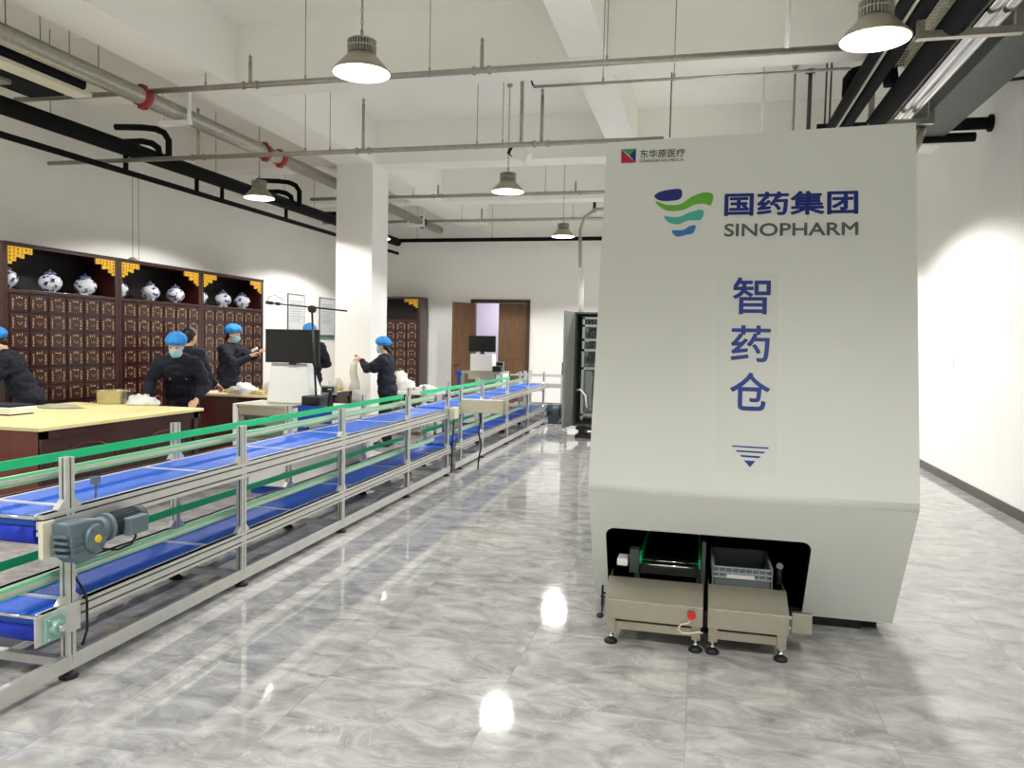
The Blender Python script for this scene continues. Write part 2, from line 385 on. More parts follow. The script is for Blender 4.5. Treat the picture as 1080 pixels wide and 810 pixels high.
# ------------------------------------------------------------------ the white machine
MXL, MXR = -.548, 1.071
LIP = (4.08, .785); TOP = (4.51, 2.75); BOT = (4.50, .07); YBK = 7.0
mach = thing('dispensing_machine', 'tall white machine with slanted front, blue lettering and a dark opening at its foot', 'machine', (.26, 5.5, 0))
def skz(z): return LIP[0] + (LIP[1] - z) * (BOT[0] - LIP[0]) / (LIP[1] - BOT[1])
def build_housing():
    m = MB()
    # slanted front, rounded lip
    prof = []
    fd = Vector((0, TOP[0] - LIP[0], TOP[1] - LIP[1])).normalized(); sd = Vector((0, BOT[0] - LIP[0], BOT[1] - LIP[1])).normalized()
    r = .025; a = Vector((0, *LIP)) + fd * r; b = Vector((0, *LIP)); c = Vector((0, *LIP)) + sd * r
    for k in range(7):
        t = k / 6; p = a * (1 - t) ** 2 + b * 2 * t * (1 - t) + c * t ** 2; prof.append((p.y, p.z))
    tl, tr = TOP[1] - .045, TOP[1]
    def band(p, q, x0, x1, zl=None, zr=None):
        v = [(x0, p[0], p[1]), (x1, p[0], p[1]), (x1, q[0], q[1]), (x0, q[0], q[1])]
        m.add(v, [(0, 1, 2, 3)], 0, True)
    # front with top edge falling a little to the left
    m.add([(MXL, *prof[0]), (MXR, *prof[0]), (MXR, TOP[0], tr), (MXL, TOP[0] - .01, tl)], [(0, 1, 2, 3)], 0)
    for i in range(6): band(prof[i + 1], prof[i], MXL, MXR)
    # skirt with rounded opening
    OX0, OX1, OZ = -.465, .607, .545; R = .05; oz0 = BOT[1]
    lipz = prof[-1][1]
    def P(x, z): return (x, skz(z), z)
    out = [P(MXL, lipz), P(MXL, oz0), P(OX0, oz0)]
    arcL = [(OX0 + R - R * math.cos(t), OZ - R + R * math.sin(t)) for t in [k * PI / 12 for k in range(7)]]
    arcR = [(OX1 - R + R * math.sin(t), OZ - R + R * math.cos(t)) for t in [k * PI / 12 for k in range(7)]]
    m.add([P(MXL, lipz), P(MXL, oz0), P(OX0, oz0)] + [P(*q) for q in arcL] + [P(OX0 + R, lipz)], [tuple(range(3 + 7 + 1))], 0)
    m.add([P(OX0 + R, lipz), P(OX0 + R, OZ), P(OX1 - R, OZ), P(OX1 - R, lipz)], [(0, 1, 2, 3)], 0)
    m.add([P(OX1 - R, lipz)] + [P(*q) for q in arcR] + [P(OX1, oz0), P(MXR, oz0), P(MXR, lipz)], [tuple(range(1 + 7 + 3))], 0)
    # opening reveal
    ring = [(OX0, oz0)] + arcL + arcR + [(OX1, oz0)]
    for i in range(len(ring) - 1):
        p, q = ring[i], ring[i + 1]; m.add([P(*p), P(*q), (q[0], skz(q[1]) + .03, q[1]), (p[0], skz(p[1]) + .03, p[1])], [(0, 1, 2, 3)], 1)
    # sides, top, back
    side = [(TOP[0], None)] + prof + [BOT, (YBK, BOT[1]), (YBK, None)]
    for x, tz in ((MXL, tl), (MXR, tr)):
        vs = [(x, (y if z is not None or y != TOP[0] else y - (.01 if x == MXL else 0)), tz if z is None else z) for y, z in side]
        m.add(vs, [tuple(range(len(vs)))], 0)
    m.add([(MXL, TOP[0] - .01, tl), (MXR, TOP[0], tr), (MXR, YBK, tr), (MXL, YBK, tl)], [(0, 1, 2, 3)], 0)
    m.add([(MXL, YBK, BOT[1]), (MXR, YBK, BOT[1]), (MXR, YBK, tr), (MXL, YBK, tl)], [(0, 1, 2, 3)], 0)
    # underside lip, returns
    m.add([(OX1, BOT[0], oz0), (MXR, BOT[0], oz0), (MXR, BOT[0] + .06, oz0), (OX1, BOT[0] + .06, oz0)], [(0, 1, 2, 3)], 0)
    m.build('housing', ['machine_white', 'machine_black'], mach)
    # dark chamber
    k = MB().box(-.53, -.50, 4.62, 6.9, .02, .72).box(.94, .97, 4.62, 6.9, .02, .72).box(-.53, .97, 6.88, 6.9, .02, .72)
    k.add([(-.53, 4.24, .62), (.97, 4.24, .62), (.97, 6.9, .72), (-.53, 6.9, .72)], [(0, 1, 2, 3)])
    k.add([(.64, 4.36, .5), (.64, 4.56, .08), (.64, 6.9, .08), (.64, 6.9, .7), (.64, 4.3, .6)], [(0, 1, 2, 3, 4)])
    k.build('inner_chamber', 'machine_black', mach)
    b = MB().box(-.5, 1.02, 4.62, 6.9, 0, .07); b.box(.63, .93, 4.57, 4.7, 0.0, .075)
    b.build('plinth', 'machine_black', mach)
build_housing()
fn = Vector((0, -(TOP[1] - LIP[1]), TOP[0] - LIP[0])).normalized()   # outward normal of the slanted front
fp = Vector((0, *LIP)); fup = Vector((0, TOP[0] - LIP[0], TOP[1] - LIP[1])).normalized(); frt = Vector((1, 0, 0))
def FP(x, y): return WP(x, y, fp, fn)
def uv(p): d = p - fp; return (d.dot(frt), d.dot(fup))
def decal(name, polys, mats, parent=mach, off=.0015):
    m = MB()
    for pts, mi in polys:
        n = len(pts); m.add([FP(*p) + fn * off for p in pts], [tuple(range(n))], mi)
    return m.build(name, mats, parent)
def smooth_poly(pts, n=5):
    o = []; N = len(pts)
    for i in range(N):
        p0, p1, p2, p3 = [Vector(pts[(i + j) % N]) for j in (-1, 0, 1, 2)]
        for k in range(n):
            t = k / n; v = .5 * ((2 * p1) + (p2 - p0) * t + (2 * p0 - 5 * p1 + 4 * p2 - p3) * t * t + (3 * p1 - p0 - 3 * p2 + p3) * t ** 3)
            o.append((v.x, v.y))
    return o
def text_decal(name, body, x0, y0, x1, y1, mt, bold=.0, off=.0015, ser=False):
    """lettering laid on the slanted front, fitted between two corners"""
    cu = bpy.data.curves.new(name, 'FONT'); cu.body = body; cu.size = 1; cu.fill_mode = 'BOTH'
    cu.resolution_u = 4
    tmp = bpy.data.objects.new('tmp', cu); COL.objects.link(tmp); bpy.context.view_layer.update()
    me = bpy.data.meshes.new_from_object(tmp.evaluated_get(bpy.context.evaluated_depsgraph_get()))
    bpy.data.objects.remove(tmp); bpy.data.curves.remove(cu)
    xs = [v.co.x for v in me.vertices]; ys = [v.co.y for v in me.vertices]
    a, b, c, e = min(xs), max(xs), min(ys), max(ys)
    TLp, TRp, BLp = FP(x0, y0), FP(x1, y0), FP(x0, y1)
    u0 = uv(TLp)[0]; u1 = uv(FP(x1, (y0 + y1) / 2))[0]; v1 = (uv(TLp)[1] + uv(TRp)[1]) / 2; v0 = (uv(BLp)[1] + uv(FP(x1, y1))[1]) / 2
    m = MB(); hgt = v1 - v0; bo = bold * hgt
    shifts = [(0, 0)] if bold <= 0 else [(math.cos(k * PI / 4) * bo, math.sin(k * PI / 4) * bo) for k in range(8)]
    for i, (sx, sy) in enumerate(shifts):
        vs = []
        for v in me.vertices:
            u = u0 + bo + (v.co.x - a) / (b - a) * (u1 - u0 - 2 * bo) + sx; q = v0 + bo + (v.co.y - c) / (e - c) * (v1 - v0 - 2 * bo) + sy
            vs.append(fp + frt * u + fup * q + fn * (off + i * .00006))
        m.add(vs, [tuple(p.vertices) for p in me.polygons])
    bpy.data.meshes.remove(me)
    return m.build(name, mt, mach)
c6 = lambda x, y: (620 + x / 3, 120 + y / 3)
decal('brand_emblem', [
    (smooth_poly([c6(*p) for p in [(210, 262), (222, 250), (248, 242), (294, 239), (294, 268), (262, 276), (228, 275)]], 4), 0),
    (smooth_poly([c6(*p) for p in [(214, 277), (250, 288), (292, 286), (330, 262), (368, 249), (396, 256), (389, 290), (368, 285), (338, 288), (300, 305), (258, 308), (232, 298)]]), 1),
    (smooth_poly([c6(*p) for p in [(242, 325), (285, 327), (325, 311), (364, 305), (358, 335), (318, 338), (285, 350), (256, 344)]]), 2),
    (smooth_poly([c6(*p) for p in [(267, 369), (300, 368), (322, 356), (341, 354), (333, 378), (312, 383), (288, 389), (273, 384)]]), 3)],
    ['ink_navy', 'logo_green', 'logo_teal', 'logo_blue'])
q = [c6(*p) for p in [(106, 113), (153, 110), (151, 155), (105, 156)]]; ctr = c6(131, 132)
decal('square_emblem', [([q[0], ctr, q[1]], 0), ([q[1], ctr, q[2]], 1), ([q[0], q[3], q[2]], 2)], ['sq_green', 'sq_blue', 'sq_red'])
text_decal('maker_lettering', '东华原医疗', *c6(166, 112), *c6(308, 139), 'ink_black', .012)
text_decal('maker_small_lettering', 'DONGHUAYUAN MEDICAL', *c6(165, 143), *c6(305, 152), 'ink_black', .012)
text_decal('brand_lettering', '国药集团', *c6(433, 245), *c6(856, 321), 'ink_navy', .032)
text_decal('brand_latin_lettering', 'SINOPHARM', *c6(432, 345), *c6(856, 387), 'ink_grey', .028)
c7 = lambda x, y: (740 + x / 3.375, 270 + y / 3.375)
text_decal('name_lettering', '智', *c7(112, 76), *c7(246, 208), 'ink_navy_bright', .016)
text_decal('name_lettering', '药', *c7(106, 247), *c7(246, 377), 'ink_navy_bright', .016)
text_decal('name_lettering', '仓', *c7(102, 415), *c7(244, 551), 'ink_navy_bright', .016)
decal('arrow_mark', [([c7(*p) for p in P], 0) for P in [[(106, 674), (240, 682), (236, 687), (110, 679)], [(120, 691), (226, 697), (221, 703), (126, 697)], [(136, 708), (210, 713), (205, 720), (142, 715)], [(150, 727), (191, 730), (172, 752)]]], ['ink_navy_bright'])
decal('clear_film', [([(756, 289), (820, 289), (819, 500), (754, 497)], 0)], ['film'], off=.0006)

# things inside the opening
t = thing('inner_conveyor', 'dark belt conveyor with green side guides inside the machine opening', 'conveyor', (-.1, 4.7, 0))
MB().box(-.27, .04, 4.25, 6.6, .30, .34).build('belt', 'machine_black', t)
MB().cyl((-.27, 4.27, .345), (.04, 4.27, .345), .009).build('roller', 'chrome', t, split=True)
MB().cyl((-.27, 4.33, .352), (.04, 4.33, .352), .006).build('roller', 'chrome', t, split=True)
for x in (-.275, .045):
    MB().box(x - .006, x + .006, 4.3, 6.5, .335, .385).build('side_guide', 'green_guide', t)
MB().box(-.33, -.28, 4.24, 4.3, .3, .43).box(.055, .075, 4.24, 4.3, .06, .5).build('bracket', 'rack_dark', t, split=True)
MB().box(-.40, -.34, 4.25, 4.36, .33, .37).build('junction_box', 'white_plastic', t, bevel=.006)
for x in (-.32, .03):
    MB().box(x, x + .03, 4.5, 4.53, 0.0701, .30).box(x, x + .03, 6.3, 6.33, 0.0701, .30).build('leg', 'rack_dark', t, split=True)

def steel_unit(name, label, x0, x1, ztop, leg_x):
    t = thing(name, label, 'conveyor', ((x0 + x1) / 2, 4.1, 0))
    yb, yf = 4.20, 3.97
    prof = [(4.135, ztop), (3.99, .248), (3.955, .235), (3.955, .135), (3.967, .135), (3.967, .23), (4.0, .242), (4.147, ztop - .006)]
    m = MB().prism([(p[0], p[1]) for p in prof], (x0, 0, 0), (0, 1, 0), (0, 0, 1), (1, 0, 0), x1 - x0)
    m.build('cover', 'steel_brushed', t, bevel=.002)
    MB().box(x0 + .002, x1 - .002, 3.9515, 3.955, .2335, .238).build('crease_highlight', 'chrome', t)  # bright strip added to draw the highlight along the cover's crease
    s = MB()
    for x in (x0, x1 - .006):
        s.prism([(4.13, ztop - .01), (4.30, ztop - .01), (4.30, .16), (3.99, .14), (3.97, .225)], (x + .0005, 0, 0), (0, 1, 0), (0, 0, 1), (1, 0, 0), .005)
    s.build('side_plate', 'steel_brushed', t, split=True)
    MB().cyl((x0 + .02, 4.2, ztop - .068), (x1 - .02, 4.2, ztop - .068), .022, seg=16).cyl((x0 + .02, 4.27, ztop - .068), (x1 - .02, 4.27, ztop - .068), .022, seg=16).build('roller', 'chrome', t, split=True)
    fr = MB().box(x0 + .045, x1 - .045, 3.985, 4.005, .072, .115)
    for x in leg_x: fr.box(x - .022, x + .022, 3.965, 4.005, .062, .20)
    fr.box(leg_x[0] - .015, leg_x[0] + .015, 4.0, 4.3, .08, .11).box(leg_x[1] - .015, leg_x[1] + .015, 4.0, 4.3, .08, .11)
    fr.build('frame', 'steel_brushed', t, bevel=.002)
    for x in leg_x:
        for y in (3.985, 4.28):
            f = MB().cyl((x, y, .012), (x, y, .09), .008, seg=10).cyl((x, y, .03), (x, y, .04), .016, seg=6).build('leg', 'chrome', t)
            MB().lathe([(0, 0), (.034, 0), (.034, .012), (.02, .024), (0, .028)], (x, y, 0), seg=18).build('rubber_foot', 'rubber_black', f)
    return t
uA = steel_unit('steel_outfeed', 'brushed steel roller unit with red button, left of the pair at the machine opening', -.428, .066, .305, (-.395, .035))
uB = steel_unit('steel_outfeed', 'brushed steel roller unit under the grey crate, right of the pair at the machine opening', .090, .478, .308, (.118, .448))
m = MB().cyl((.010, 3.953, .195), (.010, 3.938, .195), .014, seg=16).cyl((.010, 3.938, .195), (.010, 3.925, .195), .021, .017, seg=18)
rb = m.build('red_button', 'red_button', uA); rb['label'] = 'red mushroom push button'
cb = MB().tube([(.010, 3.945, .18), (-.005, 3.94, .155), (-.04, 3.94, .145), (-.055, 3.943, .12), (-.03, 3.943, .10), (.02, 3.944, .105), (.05, 3.943, .115), (.068, 3.943, .11)], .0045, seg=6).build('cable', 'cream_box', uA)
k = MB().box(-.452, -.441, 3.99, 4.01, .18, .29).cyl((-.43, 4.0, .25), (-.452, 4.0, .25), .006).cyl((-.447, 4.0, .14), (-.447, 4.0, .18), .004).ell((-.455, 3.995, .13), .02, .018, .014)
k.build('side_lever', 'rubber_black', uA)
p = MB().box(.497, .592, 4.008, 4.016, .135, .235).box(.584, .592, 4.016, 4.05, .135, .235).box(.497, .592, 4.016, 4.045, .229, .235)
p.build('side_cover', 'steel_brushed', uB, bevel=.002)
MB().box(.47, .50, 4.02, 4.035, .20, .215).box(.47, .50, 4.02, 4.035, .15, .165).build('side_bracket', 'chrome', uB, split=True)
# grey crate
t = thing('plastic_crate', 'grey ribbed plastic crate resting on the right steel unit', 'crate', (.262, 4.37, .268))
def crate():
    x0, x1, y0, y1, z0, z1 = .108, .418, 4.185, 4.60, .268, .392
    m = MB(); th = .008
    def wallseg(a, b, c, d): m.box(a, b, c, d, z0, z1)
    m.box(x0 + .01, x1 - .01, y0 + .01, y1 - .01, z0, z0 + .008)
    m.box(x0 + .008, x0 + .008 + th, y0 + .008, y1 - .008, z0, z1).box(x1 - .008 - th, x1 - .008, y0 + .008, y1 - .008, z0, z1)
    m.box(x0 + .008, x1 - .008, y0 + .008, y0 + .008 + th, z0, z1).box(x0 + .008, x1 - .008, y1 - .008 - th, y1 - .008, z0, z1)
    m.build('body', 'crate_grey', t)
    r = MB()
    for z in (z1 - .006, z1 - .034, z1 - .06):
        r.box(x0, x1, y0, y0 + .008, z, z + .006).box(x0, x1, y1 - .008, y1, z, z + .006).box(x0, x0 + .008, y0, y1, z, z + .006).box(x1 - .008, x1, y0, y1, z, z + .006)
    n = 9
    for i in range(n + 1):
        x = x0 + (x1 - x0 - .004) * i / n; zz = z1 - .06 if 0 < i < n else z0
        r.box(x, x + .004, y0, y0 + .008, zz, z1).box(x, x + .004, y1 - .008, y1, zz, z1)
        y = y0 + (y1 - y0 - .004) * i / n
        r.box(x0, x0 + .008, y, y + .004, zz, z1).box(x1 - .008, x1, y, y + .004, zz, z1)
    r.build('rim_ribs', 'crate_rib', t)
    MB().box(.185, .325, y0 - .002, y0 + .001, z1 - .058, z1 - .038).build('label_strip', 'crate_label', t)
crate()
tag(MB().cyl((.456, 4.28, .312), (.456, 4.28, .385), .012, seg=12).cyl((.456, 4.28, .385), (.456, 4.255, .40), .018, seg=12).box(.445, .47, 4.27, 4.30, .30, .314).build('photo_sensor', 'plastic_black'), 'small sensor mounted beside the grey crate', 'sensor')

# ------------------------------------------------------------------ belt conveyors
CV_A = math.radians(.63); CV_X = -2.66
def gusset(mb, x, y, z, dirs=(0, -1), s=.042, w=.030):
    """small cast corner bracket"""
    dx, dy = dirs
    if dy: mb.prism([(0, 0), (s, 0), (s, .008), (.008, s), (0, s)], (x - w / 2, y, z), (0, dy, 0), (0, 0, 1), (1, 0, 0), w)
    else: mb.prism([(0, 0), (s, 0), (s, .008), (.008, s), (0, s)], (x, y - w / 2, z), (dx, 0, 0), (0, 0, 1), (0, 1, 0), w)
def profile_beam(mb, x0, x1, y0, y1, z0, z1):
    """slotted aluminium section along y with two grooves on the outer faces"""
    mb.box(x0 + .004, x1 - .004, y0, y1, z0, z1, 1)
    h = z1 - z0; g = .009
    for a, b in ((z0, z0 + h * .25 - g / 2), (z0 + h * .25 + g / 2, z0 + h * .75 - g / 2), (z0 + h * .75 + g / 2, z1)):
        mb.box(x0, x1, y0 - .0005, y1 + .0005, a, b, 0)
def post_mesh(mb, x0, x1, y0, y1, z0, z1):
    mb.box(x0 + .003, x1 - .003, y0 + .003, y1 - .003, z0, z1 - .001, 1)
    cx, cy, g = (x0 + x1) / 2, (y0 + y1) / 2, .004
    for a, b in ((x0, cx - g), (cx + g, x1)):
        for c, d in ((y0, cy - g), (cy + g, y1)): mb.box(a, b, c, d, z0, z1, 0)
def conveyor(name, label, y0, y1, posts, seams, rail0, rail1, motor=True):
    t = thing(name, label, 'conveyor', (CV_X, 0, 0), CV_A)
    c = -math.sin(CV_A)
    W = .51
    for z0, z1, nm in ((.677, .770, 'side_beam'), (.260, .338, 'side_beam')):
        for xa, xb in ((-.04, 0), (-W, -W + .04)):
            m = MB(); profile_beam(m, xa, xb, y0, y1, z0, z1); m.build(nm, ['alu', 'alu_groove'], t, local=True)
    for xa, xb in ((-.036, -.004), (-W + .004, -W + .036)):
        MB().box(xa, xb, y0 + (-1.9 if motor else 0), y1, .035, .105).build('base_rail', 'alu', t, local=True, bevel=.002)
    m = MB()
    for y in posts: m.box(-W, -.04, y - .02, y + .02, .05, .09)
    m.build('base_crossbar', 'alu', t, local=True, split=True)
    # belts: loop with slat rows, seam gaps
    for zt, nm in ((.766, 'upper_belt'), (.333, 'lower_belt')):
        m = MB(); ys = [y0 + .0] + seams + [y1]
        for a, b in zip(ys, ys[1:]):
            a += .006; b -= .006; R = .03; n = 6
            pr = [(a + R - R * math.sin(q * PI / n), zt - R + R * math.cos(q * PI / n)) for q in range(n + 1)] + [(b - R + R * math.sin(q * PI / n), zt - R - R * math.cos(q * PI / n)) for q in range(n + 1)]
            m.prism(pr, (-W + .055, 0, 0), (0, 1, 0), (0, 0, 1), (1, 0, 0), W - .11)
        m.build(nm, 'belt_blue', t, local=True)
        g = MB()
        for y in seams: g.box(-W + .045, -.045, y - .007, y + .007, zt - .012, zt + .001)
        g.box(-.05, -.036, y0, y1, zt - .004, zt + .004).box(-W + .036, -W + .05, y0, y1, zt - .004, zt + .004)
        g.build('belt_seam', 'white_plastic', t, local=True)
        if motor:
            MB().cyl((-W + .03, y0 - .008, zt - .008), (-.03, y0 - .008, zt - .008), .008).build('end_rod', 'chrome', t, local=True)
            MB().cyl((-W + .06, y0 + .06, zt - .085), (-.06, y0 + .06, zt - .085), .055, seg=20).build('drive_drum', 'belt_drum', t, local=True)
    # guides
    for z in (.90, .43):
        g = MB().box(-.105, -.090, rail0, rail1, z, z + .045, 0).box(-.090, -.080, rail0, rail1, z + .014, z + .030, 1)
        g.build('side_guide', ['green_lip', 'alu'], t, local=True)
        g = MB().box(-W + .06, -W + .067, rail0, rail1 - .02, z, z + .045, 0).box(-W + .04, -W + .06, rail0, rail1 - .02, z + .008, z + .036, 1)
        g.build('side_guide', ['green_guide', 'alu'], t, local=True)
        k = MB()
        for y in posts:
            if rail0 < y + .06 < rail1: k.cyl((-.098, y + .055, z + .022), (-.05, y + .055, z + .022), .006, seg=8).cyl((-.045, y + .055, z + .022), (-.03, y + .055, z + .022), .011, seg=8).box(-.06, -.045, y, y + .07, z + .012, z + .032)
            if rail0 < y - .05 < rail1: k.cyl((-W + .04, y - .055, z + .022), (-W - .0, y - .055, z + .022), .006, seg=8).box(-W - .005, -W + .01, y - .07, y, z + .012, z + .032)
        k.build('guide_clamp', 'alu', t, local=True)
    # posts with feet
    for y in posts:
        for xa, xb in ((-.042, -.002), (-W + .002, -W + .042)):
            m = MB(); post_mesh(m, xa, xb, y - .0235, y + .0235, .07, 1.0)
            p = m.build('post', ['alu', 'alu_groove'], t, local=True)
            cx = (xa + xb) / 2
            MB().lathe([(0, 0), (.04, 0), (.042, .012), (.025, .024), (.012, .03), (.012, .075), (0, .08)], (cx, y, 0), seg=18).build('levelling_foot', 'rubber_black', p, local=True)
            g = MB()
            for z in (.771, .339): gusset(g, cx, y - .0235, z, (0, -1)); gusset(g, cx, y + .0235, z, (0, 1))
            g.build('corner_bracket', 'alu', p, local=True, split=True)
        # crossbars under the belts
        MB().box(-W + .04, -.04, y - .02, y + .02, .635, .675).box(-W + .04, -.04, y - .02, y + .02, .225, .262).build('crossbar', 'alu', t, local=True, split=True)
    return t
seams1 = [2.93 + 1.0 * i for i in range(6)]
P1S = [2.86, 4.24, 5.66, 7.14, 8.42]
cv1 = conveyor('belt_conveyor', 'long two-level blue belt conveyor with green guides and a gear motor, nearest the viewer', 2.71, 8.52, P1S, seams1, 2.2, 8.15)
P2S = [9.95, 11.42, 12.95, 14.45]
cv2 = conveyor('belt_conveyor', 'far two-level blue belt conveyor beyond the white sensor box', 8.72, 14.6, P2S + [8.95], [9.8, 10.8, 11.8, 12.8, 13.8], 8.75, 13.4, motor=False)
# geared motor on cv1 (built in the conveyor's own frame, x outward)
def motor():
    n0 = set(cv1.children_recursive)
    m = MB(); y = 2.87; z = .695; x0 = .012; x1 = .125
    n = 20
    body = [(-.135, .10), (-.12, -.02), (-.11, -.07), (-.06, -.105), (.03, -.10), (.09, -.07), (.115, -.02), (.12, .04), (.09, .085), (.0, .10)]
    m.prism([(a * .95, b) for a, b in body], (x0, y, z), (0, 1, 0), (0, 0, 1), (1, 0, 0), x1 - x0)
    g = m.build('gear_housing', 'motor_grey', cv1, local=True, bevel=.010)
    r = MB()
    for i in range(4):
        zz = z + .035 - i * .03; r.box(x0 + .01, x1 - .01, y - .142, y - .11, zz, zz + .011)
        r.box(x1 - .004, x1 + .006, y - .12, y - .05, zz, zz + .011)
    r.cyl((x1 - .01, y + .03, z + .0), (x1 + .02, y + .03, z + .0), .072, .066, seg=28)
    for a in range(6):
        t_ = a * PI / 3; r.cyl((x1 + .018, y + .03 + .052 * math.cos(t_), z + .052 * math.sin(t_)), (x1 + .027, y + .03 + .052 * math.cos(t_), z + .052 * math.sin(t_)), .006, seg=6)
    r.build('housing_ribs', 'motor_grey', g, local=True)
    MB().cyl((x1 + .018, y + .03, z), (x1 + .03, y + .03, z), .021, .018, seg=20).build('yellow_plug', 'yellow_cap', g, local=True)
    f = MB().cyl((.068, y + .10, z + .02), (.068, y + .155, z + .02), .066, .058, seg=24).cyl((.068, y + .155, z + .02), (.068, y + .18, z + .02), .072, seg=24)
    f.build('motor_flange', 'motor_grey', cv1, local=True, bevel=.003)
    b = MB().cyl((.068, y + .18, z + .022), (.068, y + .40, z + .022), .052, seg=24)
    for k in range(28):
        a = 2 * PI * k / 28; M = Matrix.Translation((.068, 0, z + .022)) @ Matrix.Rotation(a, 4, 'Y'); b.box(.048, .064, y + .19, y + .37, -.002, .002, M=M)
    b.cyl((.068, y + .37, z + .022), (.068, y + .43, z + .022), .066, .060, seg=24)
    b.build('motor_body', 'motor_dark', cv1, local=True)
    j = MB().box(.115, .17, y + .24, y + .38, z - .035, z + .055).build('terminal_box', 'motor_grey', cv1, local=True, bevel=.006)
    MB().tube([(.14, y + .31, z - .03), (.14, y + .31, z - .055), (.13, y + .29, z - .09), (.10, y + .22, z - .105), (.06, y + .16, z - .09), (.03, y + .12, z - .07)], .006).build('cable', 'cable_black', j, local=True)
    for o_ in set(cv1.children_recursive) - n0:
        for v in o_.data.vertices: v.co = Vector((.014 + (v.co.x - .012) * .85, 2.845 + (v.co.y - 2.87) * .88, .642 + (v.co.z - .695) * .92))
    # end plates
    e = MB().box(.0005, .012, 2.69, 2.755, .585, .745).box(-.012, 0.0005, 2.69, 2.708, .585, .745).build('end_plate', 'cream_box', cv1, local=True, bevel=.003)
    # lower bearing plate
    e = MB().box(.001, .009, 2.65, 2.90, .215, .345).build('bearing_plate', 'alu', cv1, local=True, bevel=.002)
    fl = MB().prism([(-.055, -.055), (.055, -.055), (.055, .055), (-.055, .055)], (.009, 2.745, .275), (0, 1, 0), (0, 0, 1), (1, 0, 0), .014)
    fl.cyl((.02, 2.745, .275), (.045, 2.745, .275), .036, .03, seg=20)
    for a in (-1, 1):
        for b2 in (-1, 1): fl.cyl((.02, 2.745 + a * .042, .275 + b2 * .042), (.032, 2.745 + a * .042, .275 + b2 * .042), .008, seg=6)
    fl = fl.build('bearing_flange', 'teal_flange', e, local=True, bevel=.004)
    MB().cyl((.04, 2.745, .275), (.062, 2.745, .275), .015, seg=16).build('shaft', 'chrome', e, local=True)
    MB().box(.005, .011, 2.80, 2.92, .60, .69).build('motor_bracket', 'alu', cv1, local=True)
    # small sensor on a stem
    s = MB().cyl((-.02, 3.03, .785), (-.02, 3.03, .86), .005, seg=8).box(-.035, -.008, 3.012, 3.048, .85, .885).build('belt_sensor', 'motor_grey', cv1, local=True, bevel=.003)
    MB().tube([(-.034, 2.905, .59), (-.034, 2.91, .45), (.004, 2.925, .38), (.016, 2.93, .33), (.016, 2.93, .2), (.002, 2.918, .13)], .006).build('cable', 'cable_black', cv1, local=True)
motor()
m = MB().box(.004, .075, 8.40, 8.56, .66, .79).build('control_box', 'cream_box', cv1, local=True, bevel=.006)
MB().tube([(.03, 8.52, .66), (.02, 8.53, .5), (.012, 8.53, .3), (.004, 8.54, .1), (-.01, 8.55, .02)], .008).build('cable', 'cable_black', cv1, local=True)
MB().cyl((-.03, 8.38, .93), (-.015, 8.38, .93), .018, seg=14).build('photo_eye', 'plastic_black', cv1, local=True)
# white sensor box across cv2
t = thing('transfer_box', 'long pale metal box mounted sideways on the conveyor edge', 'box', (-2.5, 8.95, .7))
MB().box(-2.77, -2.22, 8.90, 9.02, .70, .855).build('housing', 'beige_panel', t, bevel=.004)
MB().box(-2.235, -2.205, 8.89, 9.03, .695, .86).build('end_cap', 'steel_brushed', t)
MB().box(-2.60, -2.57, 8.92, 9.0, .62, .70).build('bracket', 'alu', t)
MB().box(-2.80, -2.66, 8.94, 8.98, .72, .745).build('mounting_arm', 'alu', t)
MB().tube([(-2.53, 8.93, .70), (-2.52, 8.92, .6), (-2.54, 8.93, .45), (-2.50, 8.92, .3), (-2.53, 8.92, .15), (-2.54, 8.92, .02)], .010).build('cable', 'cable_black', t)
# cross conveyor going right at the far end
t = thing('cross_conveyor', 'plain silver conveyor crossing toward the open electrical cabinet at the far end', 'conveyor', (-2.4, 15.1, 0))
for y in (14.85, 15.35):
    m = MB()
    m.box(-3.6, -1.0, y - .02, y + .02, .68, .77).box(-3.6, -1.0, y - .02, y + .02, .28, .35).box(-3.6, -1.0, y - .015, y + .015, .04, .1)
    m.box(-3.6, -1.0, y - .012, y + .012, .90, .93)
    m.build('side_beam', 'alu', t)
    for x in (-3.3, -2.55, -1.8, -1.1):
        p = MB().box(x - .03, x + .03, y - .03, y + .03, .03, 1.0).build('post', 'alu', t)
        MB().lathe([(0, 0), (.04, 0), (.042, .012), (.012, .03), (.012, .04), (0, .04)], (x, y, 0), seg=12).build('levelling_foot', 'rubber_black', p)
MB().box(-3.6, -1.0, 14.88, 15.32, .73, .76).build('belt', 'white_plastic', t)
MB().box(-3.6, -1.0, 14.88, 15.32, .30, .33).build('belt', 'white_plastic', t)
t2 = tag(MB().cyl((-2.80, 14.7, .25), (-2.54, 14.7, .25), .12, seg=20).cyl((-2.54, 14.7, .25), (-2.42, 14.7, .25), .14, .10, seg=20).box(-2.78, -2.58, 14.63, 14.77, 0, .18).build('drive_motor', 'motor_dark'), 'dark motor on the floor at the far conveyor corner', 'motor')

